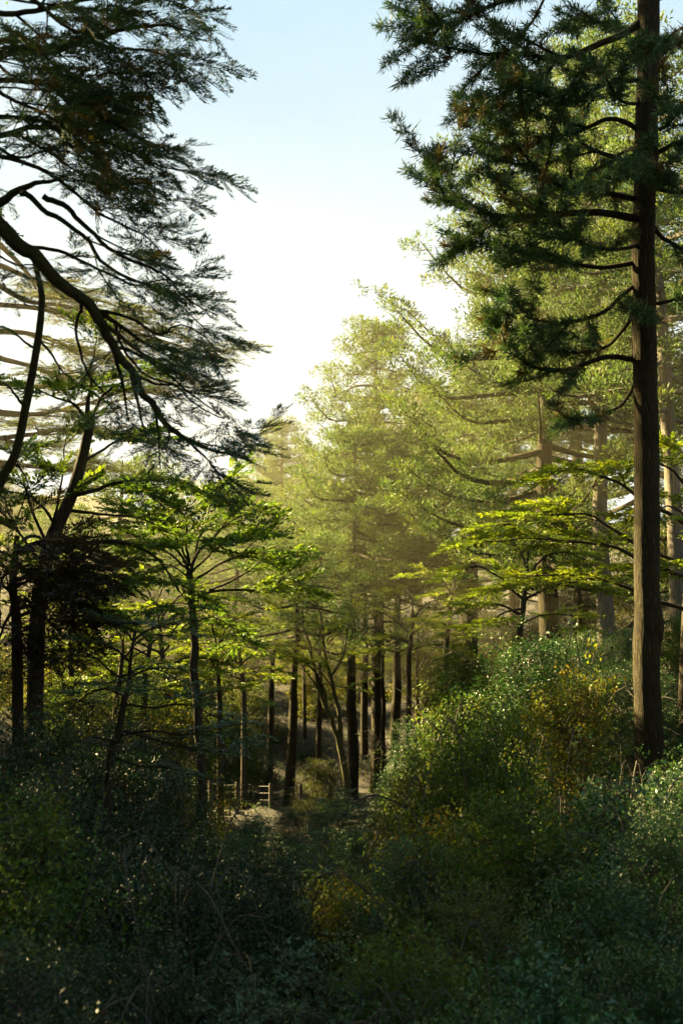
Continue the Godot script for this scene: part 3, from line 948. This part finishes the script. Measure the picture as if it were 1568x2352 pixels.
func build_right_background():
	var a := on_ground(at(1256, 1420, 37.0))
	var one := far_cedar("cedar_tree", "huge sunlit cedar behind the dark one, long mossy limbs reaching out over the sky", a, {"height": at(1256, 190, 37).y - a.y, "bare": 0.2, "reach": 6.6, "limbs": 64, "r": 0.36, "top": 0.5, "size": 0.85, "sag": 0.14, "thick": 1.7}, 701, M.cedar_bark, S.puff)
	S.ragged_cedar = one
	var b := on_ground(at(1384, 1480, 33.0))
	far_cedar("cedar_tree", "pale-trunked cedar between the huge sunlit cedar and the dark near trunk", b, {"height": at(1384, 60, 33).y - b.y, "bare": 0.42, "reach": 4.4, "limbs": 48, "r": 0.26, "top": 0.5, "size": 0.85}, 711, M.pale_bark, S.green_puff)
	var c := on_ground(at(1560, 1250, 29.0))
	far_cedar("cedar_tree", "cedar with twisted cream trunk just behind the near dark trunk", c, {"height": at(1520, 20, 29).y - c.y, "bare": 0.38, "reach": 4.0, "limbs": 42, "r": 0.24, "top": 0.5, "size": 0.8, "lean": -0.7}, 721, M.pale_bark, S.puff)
	var e := on_ground(at(1330, 1380, 50.0))
	copy(S.big_cedar, "dim cedar filling the gap below the huge sunlit cedar's limbs", e, 0.7, Vector3.ONE * 1.05)
	e = on_ground(at(1085, 1400, 46.0))
	copy(S.big_cedar, "green hazy cedar between the tallest middle cedar and the huge sunlit one", e, 2.6, Vector3(0.85, 0.72, 0.85))
	e = on_ground(at(1180, 1350, 62.0))
	copy(S.ragged_cedar, "faint cedar showing through under the huge sunlit cedar's mossy limb", e, 2.0, Vector3(0.9, 0.8, 0.9))
	e = on_ground(at(1480, 1300, 48.0))
	copy(S.ragged_cedar, "yellow-lit cedar crown seen on both sides of the near dark trunk", e, 4.0, Vector3(1.0, 1.0, 1.0))


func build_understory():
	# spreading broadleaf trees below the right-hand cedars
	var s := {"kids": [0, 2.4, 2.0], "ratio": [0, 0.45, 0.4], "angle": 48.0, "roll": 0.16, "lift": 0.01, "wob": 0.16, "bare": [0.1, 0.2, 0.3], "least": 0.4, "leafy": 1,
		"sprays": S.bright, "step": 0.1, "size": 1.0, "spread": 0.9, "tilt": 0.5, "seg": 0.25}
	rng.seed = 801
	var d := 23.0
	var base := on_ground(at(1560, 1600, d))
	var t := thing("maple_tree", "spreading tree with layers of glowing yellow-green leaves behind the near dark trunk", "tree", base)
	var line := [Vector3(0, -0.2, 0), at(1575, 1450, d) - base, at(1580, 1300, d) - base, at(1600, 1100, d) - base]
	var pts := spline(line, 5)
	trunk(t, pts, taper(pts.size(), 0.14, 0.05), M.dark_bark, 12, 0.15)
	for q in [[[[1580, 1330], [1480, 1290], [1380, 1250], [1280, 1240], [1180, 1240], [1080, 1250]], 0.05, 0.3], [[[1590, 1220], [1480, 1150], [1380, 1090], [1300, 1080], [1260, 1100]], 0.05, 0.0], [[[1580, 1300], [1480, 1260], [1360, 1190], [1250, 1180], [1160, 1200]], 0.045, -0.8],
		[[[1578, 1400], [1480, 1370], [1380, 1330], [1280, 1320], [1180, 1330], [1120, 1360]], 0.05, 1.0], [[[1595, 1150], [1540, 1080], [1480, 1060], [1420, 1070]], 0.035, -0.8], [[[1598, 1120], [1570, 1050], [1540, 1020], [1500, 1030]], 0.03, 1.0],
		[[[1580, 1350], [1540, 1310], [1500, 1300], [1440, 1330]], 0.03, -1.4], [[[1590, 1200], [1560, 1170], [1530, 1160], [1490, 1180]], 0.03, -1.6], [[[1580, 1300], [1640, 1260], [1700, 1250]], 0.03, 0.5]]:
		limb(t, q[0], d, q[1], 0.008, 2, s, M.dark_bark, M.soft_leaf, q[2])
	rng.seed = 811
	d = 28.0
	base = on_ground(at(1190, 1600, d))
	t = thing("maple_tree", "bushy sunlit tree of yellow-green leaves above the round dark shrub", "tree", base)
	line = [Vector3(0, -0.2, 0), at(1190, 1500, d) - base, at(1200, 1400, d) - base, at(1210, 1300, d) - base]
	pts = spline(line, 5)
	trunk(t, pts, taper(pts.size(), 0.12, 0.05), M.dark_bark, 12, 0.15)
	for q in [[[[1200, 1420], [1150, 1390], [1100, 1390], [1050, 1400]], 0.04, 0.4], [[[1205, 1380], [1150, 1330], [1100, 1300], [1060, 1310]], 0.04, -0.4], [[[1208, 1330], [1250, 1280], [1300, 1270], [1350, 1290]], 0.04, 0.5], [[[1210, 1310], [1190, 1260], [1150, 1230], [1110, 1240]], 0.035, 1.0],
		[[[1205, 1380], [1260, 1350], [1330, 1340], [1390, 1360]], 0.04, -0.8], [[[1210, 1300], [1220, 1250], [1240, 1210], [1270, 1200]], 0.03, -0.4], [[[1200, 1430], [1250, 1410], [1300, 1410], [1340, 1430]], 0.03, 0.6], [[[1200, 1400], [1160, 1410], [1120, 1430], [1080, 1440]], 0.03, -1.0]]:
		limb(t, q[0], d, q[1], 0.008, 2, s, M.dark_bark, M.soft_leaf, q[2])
	S.maple_tree = t
	# further sunlit broadleaf trees, copies
	for q in [
		[330, 1620, 34.0, 1330, "sunlit yellow-green tree behind the little shaded tree", 0.5],
		[210, 1620, 38.0, 1360, "glowing yellow tree beside the brown-black tangle", 2.0],
		[560, 1640, 40.0, 1410, "green tree with tiered leaves between the slender tree and the fence-side cedar", 3.2],
		[700, 1700, 58.0, 1400, "yellow-leaved tree behind the curved stems", 4.4],
		[410, 1580, 56.0, 1380, "pale sunlit tree deep in the wood behind the slender trunk", 1.2],
		[960, 1640, 56.0, 1420, "sunny tree seen past the clump of middle trunks", 5.5],
		[590, 1640, 62.0, 1440, "dim yellow tree at the back of the dark earth bank", 0.2],
		[120, 1560, 48.0, 1330, "sunlit tree glimpsed through the brown-black tangle", 2.7],
		[760, 1680, 66.0, 1480, "golden tree glowing low behind the earth bank", 3.9],
		[480, 1620, 46.0, 1420, "leafy yellow-green tree right behind the slender tree's trunk", 1.8],
		[285, 1600, 52.0, 1320, "tall leafy tree lit from behind above the little shaded tree", 4.9],
		[620, 1680, 50.0, 1330, "green tree behind the fence-side cedar, leaves on both sides of it", 0.9],
		[730, 1690, 50.0, 1380, "leafy tree between the fence-side cedar and the curved stems", 2.2],
		[40, 1560, 40.0, 1240, "backlit tree at the frame edge behind the dark leaning trunk", 3.5],
		[940, 1640, 44.0, 1330, "green tree to the slope side of the middle trunks", 5.9],
		[1020, 1560, 40.0, 1290, "sunlit tree over the olive shrub at the slope's edge", 1.1],
		[1330, 1450, 34.0, 1180, "sunlit tree between the pale trunk and the huge sunlit cedar", 2.9],
		[265, 1640, 27.0, 1400, "slight tree with glowing leaves between the forked tree and the little shaded tree", 0.1],
		[390, 1660, 31.0, 1330, "tree with bright leaves under the slender tree's umbrella", 3.9],
		[510, 1680, 33.0, 1400, "tree with bright tiers just past the slender black trunk", 5.0],
		[170, 1600, 30.0, 1340, "half-lit leafy tree just behind the forked tree", 5.2],
		[860, 1700, 60.0, 1440, "yellow tree glimpsed between the middle trunks", 0.4],
	]:
		var p := on_ground(at(q[0], q[1], q[2]))
		var high: float = at(q[0], q[3], q[2]).y - p.y
		var own: float = at(1240, 1200, 28.0).y - base.y
		copy(t, q[4], p, q[5], Vector3(1, 1, 1) * clampf(high / own, 0.5, 1.6))


# ------------------------------------------------------------------ shrubs

const SHRUB := Vector3(1.6, 2.6, 1.6)      # half width, height, half depth of a shrub as made

func shrub(label: String, seed_: int, sprays: Array, leaf: Material, c: Dictionary) -> Node3D:
	rng.seed = seed_
	var t := thing("shrub", label, "shrub")
	var w := new_wood()
	var l := Leaves.new()
	var lobes := 18
	for i in lobes:
		var a := i * 2.4 + rr(-0.5, 0.5)
		var k := sqrt((i + 0.4) / lobes)
		var lobe: float = rr(0.36, 0.6)
		var centre := Vector3(cos(a) * k * 1.15, maxf(lerpf(2.45, 0.55, pow(k, 2.6)) * rr(0.88, 1.06) - lobe * 0.75, 0.25), sin(a) * k * 1.15)
		var q := spline([Vector3(rr(-0.15, 0.15), -0.3, rr(-0.15, 0.15)), centre * Vector3(0.4, 0.5, 0.4) + rv() * 0.12, centre + rv() * 0.05], 4)
		w.tube(q, taper(q.size(), 0.03, 0.01), 5)
		for j in int(c.sprays / lobes):
			var d := Vector3(rr(-1, 1), rr(-0.8, 1), rr(-1, 1)).normalized()
			var p: Vector3 = centre + d * lobe * sqrt(rr(0.4, 1.15)) * Vector3(1.12, c.get("flat", 0.85), 1.12)
			if rng.randf() < 0.1:
				p += (d + Vector3.UP * 0.6) * rr(0.05, 0.3)
			if p.y < 0.05:
				p.y = rr(0.05, 0.5)
			var way := (d * Vector3(0.6, 0.2, 0.6) + rv() * 0.8)
			way.y *= 0.4
			if c.get("tiers", false):
				p.y = lerpf(p.y, roundf(p.y * 3.4 + sin(a) * 0.4) / 3.4, 0.75)
				way.y *= 0.2
			if j % 6 == 0:
				w.tube(PackedVector3Array([centre + rv() * 0.1, centre.lerp(p, 0.5) + rv() * 0.07, p]), PackedFloat32Array([0.008, 0.006, 0.003]), 3)
			spray_at(l, sprays, p, way, c.size, 0.35)
	for i in c.get("twigs", 5):                # bare grey twigs that arch out of the leaves
		var a := rr(0, TAU)
		var out := Vector3(cos(a), 0, sin(a))
		var q := spline([out * 0.5 + Vector3.UP * rr(1.0, 1.9), out * 1.1 + Vector3.UP * rr(1.6, 2.4) + rv() * 0.1, out * 1.6 + Vector3.UP * rr(1.5, 2.5) + rv() * 0.2, out * 2.0 + Vector3.UP * rr(1.3, 2.5)], 4)
		w.tube(q, taper(q.size(), 0.013, 0.004), 4)
		for b in 3:
			var o: Vector3 = q[4 + b * 2]
			w.tube(PackedVector3Array([o, o + (out + rv()) * 0.15, o + (out + rv() * 1.1) * 0.35]), PackedFloat32Array([0.007, 0.005, 0.002]), 3)
	wood_node("branchwork", w, M.twig, t).set_meta("kind", "stuff")
	leaf_node("crown", l, leaf, t)
	return t


func build_shrubs():
	var P := {
		"gloss": [S.gloss, M.gloss_leaf, {"sprays": 1500, "size": 0.95}],
		"gloss2": [S.gloss, M.gloss_leaf, {"sprays": 1500, "size": 0.85, "flat": 0.65, "twigs": 8}],
		"broad": [S.broad, M.gloss_leaf, {"sprays": 1000, "size": 1.0, "twigs": 4}],
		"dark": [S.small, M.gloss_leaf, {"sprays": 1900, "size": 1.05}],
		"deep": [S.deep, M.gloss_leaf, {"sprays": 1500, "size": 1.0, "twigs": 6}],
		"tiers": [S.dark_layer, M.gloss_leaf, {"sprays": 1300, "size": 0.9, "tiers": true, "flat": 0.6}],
		"olive": [S.olive, M.soft_leaf, {"sprays": 1600, "size": 0.95}],
		"green": [S.green, M.soft_leaf, {"sprays": 1300, "size": 0.95, "twigs": 3}],
		"yellow": [S.yellow, M.soft_leaf, {"sprays": 1100, "size": 0.95, "twigs": 3}],
	}
	var made := {}
	var seed_ := 900
	# kind, middle x, top y, distance, half width in pixels, label
	for q in [
		["gloss", 1230, 1335.0, 25.0, 250.0, "large round dark shrub below the sunlit yellow-green tree"],
		["gloss2", 1470, 1500, 24.0, 150, "dim shrub behind the near dark trunk's lit edge"],
		["green", 1050, 1560, 23.0, 90.0, "yellow-green shrub at the low edge of the slope by the middle trunks"],
		["yellow", 1300.0, 1510.0, 20.6, 80.0, "shrub with brightest sunlit yellow leaves halfway up the slope"],
		["green", 1120, 1600, 19.0, 190, "mottled shrub beneath the round dark shrub"],
		["broad", 1410, 1745.0, 14.0, 180, "glossy shrub hiding the foot of the near dark trunk"],
		["olive", 1000, 1690, 20.0, 130, "olive shrub at the foot of the slope opposite the middle cedars"],
		["green", 1200, 1780, 14.0, 220, "glossy shrub with white flecks in the middle of the slope"],
		["gloss", 1540, 1800, 12.0, 170, "glossy shrub at the frame edge below the near dark trunk"],
		["yellow", 1030, 1830, 15.5, 110, "shrub flecked with gold leaves under the olive one"],
		["gloss2", 960, 1870, 15.0, 130, "green shrub at the corner of the gully"],
		["gloss", 1370, 1940, 11.0, 240, "large glossy shrub with thin grey twigs before the near trunk"],
		["olive", 1080, 1990, 12.0, 200, "olive and green shrub midway down the slope"],
		["yellow", 800, 1975, 16.0, 90, "low shrub catching the sun at the bottom of the gully"],
		["broad", 1230, 2150.0, 9.3, 230.0, "wide glossy shrub low on the slope"],
		["green", 930, 2110, 9.8, 170.0, "speckled shrub in the gully mouth"],
		["gloss", 1500, 2110, 8.8, 220, "tall glossy shrub low at the frame edge"],
		["tiers", 700, 2120, 9.6, 190, "blue-green shrub with flat leaf tiers at the gully mouth"],
		["gloss2", 1080, 2240, 8.0, 260, "near glossy shrub along the bottom edge"],
		["broad", 1380, 2280.0, 7.6, 260, "near dark glossy shrub in the bottom corner by the slope"],
		["tiers", 560, 2240, 8.2, 200, "near blue-green tiered shrub along the bottom edge"],
		["olive", 735, 1735, 41.0, 75, "rounded light green shrub beside the fence-side cedar"],
		["olive", 700.0, 1830.0, 34.0, 70.0, "soft olive shrub just past the fence posts"],
		["tiers", 790, 1795, 28.0, 110, "dark tiered shrub in front of the middle trunks"],
		["tiers", 745, 1880, 21.0, 105, "dark tiered shrub on the gully floor"],
		["gloss2", 945, 1640, 34.0, 80, "grey-green shrub against the middle trunks"],
		["gloss", 520.0, 1885.0, 20.0, 80.0, "pale-tipped glossy shrub right before the fence"],
		["gloss", 350.0, 1862.0, 18.0, 120.0, "glossy shrub at the slender tree's foot"],
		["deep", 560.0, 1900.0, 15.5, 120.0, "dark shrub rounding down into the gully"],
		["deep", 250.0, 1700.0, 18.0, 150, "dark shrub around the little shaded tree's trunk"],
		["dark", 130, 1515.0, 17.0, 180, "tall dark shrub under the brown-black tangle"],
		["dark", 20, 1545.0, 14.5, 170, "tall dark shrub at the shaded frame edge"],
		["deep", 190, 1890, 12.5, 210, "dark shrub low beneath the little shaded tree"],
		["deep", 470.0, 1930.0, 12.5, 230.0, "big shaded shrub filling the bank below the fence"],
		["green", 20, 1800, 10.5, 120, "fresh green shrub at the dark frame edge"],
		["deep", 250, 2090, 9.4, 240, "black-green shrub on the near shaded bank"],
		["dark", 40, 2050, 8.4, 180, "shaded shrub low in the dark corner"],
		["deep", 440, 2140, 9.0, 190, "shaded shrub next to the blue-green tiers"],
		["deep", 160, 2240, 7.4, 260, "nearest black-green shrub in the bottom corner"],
		["dark", 330, 1610.0, 22.0, 120, "dim shrub behind the little shaded tree's tiers"],
		["olive", 200, 1560, 26.0, 120, "half-lit shrub between the tangle and the little shaded tree"],
		["gloss", 1530.0, 1600.0, 23.0, 90, "shrub with sunlit leaves just beyond the near dark trunk"],
		["dark", 560, 1700, 48.0, 130, "dark thicket on the bank behind the fence"],
		["gloss", 1440, 1430, 30.0, 110, "shrub filling the slope between the pale trunk and the near dark trunk"],
		["green", 1555, 1400, 27.0, 110, "light green shrub at the frame edge behind the near dark trunk"],
		["gloss2", 1330, 1430, 33.0, 110, "dim shrub at the pale-trunked cedar's foot"],
		["green", 1060, 1470, 38.0, 90, "sunlit shrub between the middle trunks and the round dark shrub"],
		["dark", 700, 1690, 57.0, 110, "dark low thicket on the earth bank behind the lone trunk"],
		["gloss", 815, 1885, 24.0, 110, "glossy shrub in the gully right below the curved stems"],
		["deep", 880, 1850, 31.0, 110, "black-green shrub where the slope meets the middle trunks"],
		["tiers", 720, 1960, 17.0, 110, "blue-green tiered shrub spreading across the gully floor"],
		["gloss2", 870, 1960, 17.5, 110, "speckled shrub at the gully's slope side"],
		["green", 760, 1830, 34.0, 70, "light green shrub between the olive shrub and the curved stems"],
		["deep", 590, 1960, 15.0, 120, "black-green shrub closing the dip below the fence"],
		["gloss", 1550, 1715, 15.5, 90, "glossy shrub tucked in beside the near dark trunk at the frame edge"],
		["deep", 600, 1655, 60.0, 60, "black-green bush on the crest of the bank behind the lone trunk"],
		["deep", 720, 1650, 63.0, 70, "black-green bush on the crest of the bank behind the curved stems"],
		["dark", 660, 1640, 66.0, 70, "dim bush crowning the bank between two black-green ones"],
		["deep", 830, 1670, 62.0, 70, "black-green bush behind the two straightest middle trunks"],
		["dark", 930, 1650, 60.0, 60, "dim bush behind the last middle trunk"],
		["dark", 640, 1770, 52.0, 70, "dim low bush in the hollow behind the fence posts"],
		["dark", 760, 1760, 50.0, 60, "dim low bush at the curved stems' foot"],
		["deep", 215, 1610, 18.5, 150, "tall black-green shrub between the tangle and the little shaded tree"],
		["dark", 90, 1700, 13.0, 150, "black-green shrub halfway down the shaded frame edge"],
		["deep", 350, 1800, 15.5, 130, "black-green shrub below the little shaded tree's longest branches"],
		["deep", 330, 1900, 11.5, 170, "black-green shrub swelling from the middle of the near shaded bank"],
		["green", 235, 1500, 31.0, 90, "tall light green bush behind the forked tree's lowest branch"],
		["green", 345, 1520, 36.0, 80, "tall light green bush between the little shaded tree and the slender trunk"],
		["yellow", 400, 1580, 30.0, 60, "gold-flecked bush at the slender trunk's shaded side"],
		["green", 160, 1530, 38.0, 80, "tall light green bush behind the brown-black tangle"],
		["green", 520, 1600, 44.0, 70, "light green bush over the first fence post"],
		["broad", 590, 1865, 29.0, 80, "shrub in the shaded dip between the fence and the gully"],
		["dark", 660, 1850, 31.0, 60, "dark shrub at the fence's open end"],
		["tiers", 620, 1900, 24.0, 80, "tiered shrub in the middle of the shaded dip"],
		["gloss", 690, 1905, 19.0, 70, "glossy shrub low in the gully behind the gold leaves"],
		["dark", 850, 1740, 54.0, 90, "dark low thicket at the tallest hazy cedar's foot"],
	]:
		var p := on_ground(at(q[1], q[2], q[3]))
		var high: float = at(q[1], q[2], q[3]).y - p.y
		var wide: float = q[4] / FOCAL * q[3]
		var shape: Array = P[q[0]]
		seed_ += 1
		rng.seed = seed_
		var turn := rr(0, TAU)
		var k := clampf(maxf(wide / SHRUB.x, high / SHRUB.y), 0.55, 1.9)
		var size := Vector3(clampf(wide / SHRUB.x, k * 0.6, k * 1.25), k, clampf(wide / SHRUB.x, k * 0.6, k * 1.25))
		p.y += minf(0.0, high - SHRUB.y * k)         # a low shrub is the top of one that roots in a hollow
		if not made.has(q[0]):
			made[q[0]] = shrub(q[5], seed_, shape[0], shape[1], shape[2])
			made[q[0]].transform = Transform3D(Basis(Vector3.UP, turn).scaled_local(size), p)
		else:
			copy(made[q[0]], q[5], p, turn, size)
	S.shrubs = made


func build_far_bushes():
	# the sunlit undergrowth of the wood behind
	rng.seed = 951
	for q in [
		[-60, 1480, 44, 0, "yellow-green bush at the shaded frame edge behind the leaning trunk"], [60, 1500, 50, 1, "olive bush seen through the brown-black tangle"], [180, 1470, 46, 0, "yellow bush between the tangle and the forked tree's long branch"],
		[290, 1480, 54, 0, "yellow bush just behind the little shaded tree's tip"], [380, 1500, 47, 1, "olive bush close beside the slender black trunk"], [470, 1480, 62, 0, "yellow bush straight behind the slender black trunk"],
		[350, 1440, 70, 1, "hazy olive bush under the slender tree's umbrella"], [540, 1540, 66, 0, "yellow bush between the slender trunk and the lone fence-side trunk"], [600, 1560, 76, 1, "hazy olive bush over the dark bank by the lone fence-side trunk"],
		[690, 1560, 70, 0, "golden bush hugging the lone fence-side trunk"], [760, 1540, 80, 0, "faint golden bush framed by the curved stems"], [640, 1500, 88, 1, "farthest olive bush behind the lone fence-side trunk"],
		[840, 1560, 68, 0, "yellow bush between the two straightest middle trunks"], [920, 1540, 72, 1, "olive bush past the last middle trunk"], [980, 1500, 60, 0, "yellow bush at the slope's edge past the middle trunks"],
		[1060, 1460, 56, 1, "olive bush above the yellow-green shrub at the slope's edge"], [1130, 1420, 66, 0, "yellow bush peeping over the round dark shrub"], [880, 1480, 86, 0, "faint yellow bush high between the middle trunks"],
		[1000, 1420, 84, 1, "faint olive bush under the green hazy cedar"], [1240, 1420, 50, 0, "yellow bush at the huge sunlit cedar's foot"], [1330, 1400, 44, 1, "olive bush between the huge sunlit cedar and the pale trunk"],
		[1420, 1380, 52, 0, "yellow bush between the pale trunk and the near dark trunk"], [1510, 1360, 46, 1, "olive bush by the twisted cream trunk"], [1600, 1340, 40, 0, "yellow bush at the sunny frame edge behind the near dark trunk"],
		[240, 1400, 80, 1, "hazy olive bush by the pale straight trunk"], [120, 1420, 66, 0, "yellow bush behind the forked tree's trunk"], [500, 1440, 90, 1, "farthest olive bush past the slender black trunk"],
		[740, 1620, 63, 0, "golden bush on top of the dark earth bank"], [560, 1600, 58, 1, "olive bush on the dark bank above the fence posts"]]:
		var p := on_ground(at(q[0], q[1], q[2]))
		var k := clampf((at(q[0], q[1], q[2]).y - p.y) / SHRUB.y, 1.3, 2.8)
		copy(S.shrubs[["yellow", "olive"][q[3]]], q[4], p, rr(0, TAU), Vector3(k * 1.15, k, k * 1.15), "bushes of the far undergrowth")


func build_fence():
	rng.seed = 1001
	var d := 38.0
	var t := thing("fence", "weathered post fence with wires before the dark earth bank", "fence", on_ground(at(553, 1850, d)))
	var last := []
	for q in [[420, 1795, 38.5], [483, 1793, 38], [545, 1797, 37.5], [563, 1796, 40], [622, 1800, 39], [690, 1802, 40], [760, 1806, 41]]:
		var top := at(q[0], q[1], q[2])
		var foot := Vector3(top.x, minf(ground(top.x, top.z), top.y - 1.0) - 0.1, top.z)
		var w := new_wood()
		w.tube(PackedVector3Array([foot - t.position, foot.lerp(top, 0.5) - t.position + Vector3(rr(-0.01, 0.01), 0, 0), top - t.position, top - t.position + Vector3(0, 0.015, 0)]), PackedFloat32Array([0.075, 0.072, 0.07, 0.02]), 10)
		wood_node("post", w, M.post, t)
		var hooks := []
		for k in 4:
			hooks.append(top - t.position + Vector3(0, -0.08 - 0.24 * k, 0.075))
		if last.size():
			for k in 4:
				var ww := new_wood()
				ww.tube(PackedVector3Array([last[k], (last[k] as Vector3).lerp(hooks[k], 0.5) + Vector3(0, -0.03, 0), hooks[k]]), PackedFloat32Array([0.009, 0.009, 0.009]), 4)
				wood_node("wire", ww, M.wire, t)
		last = hooks
	var p := at(908, 1745, 36.0)
	var o := thing("wooden_post", "pale bare post standing among the middle trunks", "post", on_ground(p))
	var w2 := new_wood()
	w2.tube(PackedVector3Array([Vector3(0, -0.2, 0), Vector3(0.02, (p.y - o.position.y) * 0.5, 0), Vector3(0, p.y - o.position.y, 0)]), PackedFloat32Array([0.06, 0.055, 0.05]), 10)
	w2.tube(PackedVector3Array([Vector3(0.02, p.y - o.position.y - 0.06, 0.02), Vector3(-0.2, p.y - o.position.y - 0.03, 0), Vector3(-0.42, p.y - o.position.y - 0.02, 0)]), PackedFloat32Array([0.04, 0.035, 0.03]), 8)
	wood_node("pole", w2, M.post, o)


func build_far_trees():
	rng.seed = 1101
	var cedar: Node3D = S.lone_cedar
	for q in [
		[247, 1480, 44.0, 1000, "pale straight trunk behind the sunlit leaves near the forked tree"],
		[525, 1600, 60.0, 1080, "hazy cedar trunk seen between the slender tree and the fence"],
		[362, 1560, 70.0, 1150, "faint thin cedar behind the slender tree's umbrella"],
		[705, 1680, 64.0, 1250, "distant cedar trunk rising behind the dark earth bank"],
		[640, 1640, 76.0, 1170, "small faint cedar past the lone fence-side trunk"],
	]:
		var p := on_ground(at(q[0], q[1], q[2]))
		copy(cedar, q[4], p, rr(0, TAU), Vector3.ONE * ((at(q[0], q[3], q[2]).y - p.y) / 11.0))
	var big: Node3D = S.big_cedar
	var i := 0
	for q in [
		[420, 1085, 95.0, "hazy crown on the hillside just over the slender tree's umbrella"], [340, 1230, 110.0, "faintest hazy crown low on the hillside behind the umbrella's shaded side"],
		[250, 1240, 100.0, "hazy crown behind the pale straight trunk"], [500, 1120, 105.0, "hazy crown between the umbrella tree and the hemlock's lowest tip"],
		[560, 1080, 90.0, "hazy crown below the hemlock's lowest hanging tip"], [160, 1230, 95.0, "hazy crown behind the forked tree's leaning trunk"],
		[460, 1200, 84.0, "hazy crown straight behind the slender tree's fork"], [300, 1260, 86.0, "hazy crown over the little shaded tree"],
		[80, 1150, 90.0, "hazy crown between the two leaning trunks"], [620, 1060, 110.0, "pale far crown beside the round-topped hazy cedar"],
		[700, 1000, 100.0, "pale far crown between the round-topped and the tallest hazy cedar"], [960, 900, 90.0, "pale far crown at the tallest hazy cedar's slope side"],
		[1060, 850, 80.0, "pale far crown behind the huge sunlit cedar's lowest limbs"], [0, 1100, 80.0, "hazy crown at the frame edge behind the leaning trunk"]]:
		var p := on_ground(at(q[0], q[1], q[2]))
		var k: float = (at(q[0], q[1], q[2]).y - p.y) / 22.0
		copy(big if i % 2 else S.ragged_cedar, q[3], p, rr(0, TAU), Vector3(maxf(k, 0.7), k, maxf(k, 0.7)), "far hazy crowns on the hillside")
		i += 1


func build_side_forest():
	# the wood goes on beside and behind the frame; cedars added towards the sun shade the foreground
	rng.seed = 1201
	var big: Node3D = S.big_cedar
	for q in [[-26.0, -24.0, 1.1], [-25.0, -28.0, 0.9], [-27.6, -3.1, 1.3], [-22.8, -10.7, 1.2], [-30.0, 6.0, 1.3], [15.0, -9.0, 0.9], [-24.0, -8.0, 1.2], [-16.0, 14.0, 1.1], [-30.0, -66.0, 0.8]]:
		copy(S.ragged_cedar if rng.randf() < 0.4 else big, "tall cedar of the wood beyond the frame", Vector3(q[0], ground(q[0], q[1]), q[1]), rr(0, TAU), Vector3.ONE * q[2], "cedars beyond the frame")
	for q in [[-18.2, -31.8, 2.3, 3.4], [-17.0, -35.0, 2.0, 3.4]]:  # added, stretched so their crowns shade the near cedar but not its trunk
		copy(S.lone_cedar, "stretched high-crowned cedar added beyond the frame to shade the near cedar", Vector3(q[0], ground(q[0], q[1]), q[1]), rr(0, TAU), Vector3(q[2], q[3], q[2]), "high-crowned cedars added for shade")
	var kinds := ["gloss", "green", "gloss2", "dark", "deep", "olive"]
	for i in 30:
		var d := 5.0 + (floori(i / 2.0)) * 2.1
		var x := (0.34 * d + 2.4 + rr(0.0, 4.5)) * (1.0 if i % 2 else -1.0)
		copy(S.shrubs[kinds[i % 6]], "shrub of the undergrowth beyond the frame", Vector3(x, ground(x, -d) - 0.3, -d), rr(0, TAU), Vector3.ONE * rr(0.8, 1.3), "shrubs beyond the frame")
	var young: Node3D  # unseen trees added to block low sun and sky light
	for q in [[-21.0, -15.5, 1.0], [-19.5, -17.5, 0.9], [-17.8, -19.8, 1.0], [-16.6, -22.3, 0.95], [-15.0, -25.0, 0.9], [-12.8, -28.6, 0.85], [-14.6, -29.3, 0.95], [-13.8, -26.9, 0.9], [-12.2, -25.5, 0.8], [-12.0, -14.0, 0.7], [-13.0, -9.0, 0.9], [-22.5, -12.0, 1.1], [-10.5, -19.5, 0.6], [-24.0, -44.0, 1.0], [-21.5, -57.0, 0.8], [-23.7, -47.0, 0.5], [-24.8, -45.4, 0.5], [-22.6, -48.7, 0.5], [-24.5, -61.0, 0.9], [-9.0, 5.0, 1.4], [-13.0, -1.0, 1.6], [-9.5, -6.0, 1.3]]:
		var p := Vector3(q[0], ground(q[0], q[1]), q[1])
		if young == null:
			young = far_cedar("cedar_tree", "young cedar added beyond the frame for its shade", p, {"height": 12.0, "bare": 0.04, "reach": 3.0, "limbs": 42, "r": 0.16, "top": 0.75, "size": 0.9, "thick": 1.9}, 1221, M.cedar_bark, S.green_puff, "young cedars added for shade")
		else:
			copy(young, "young cedar added beyond the frame for its shade", p, rr(0, TAU), Vector3.ONE * q[2], "young cedars added for shade")
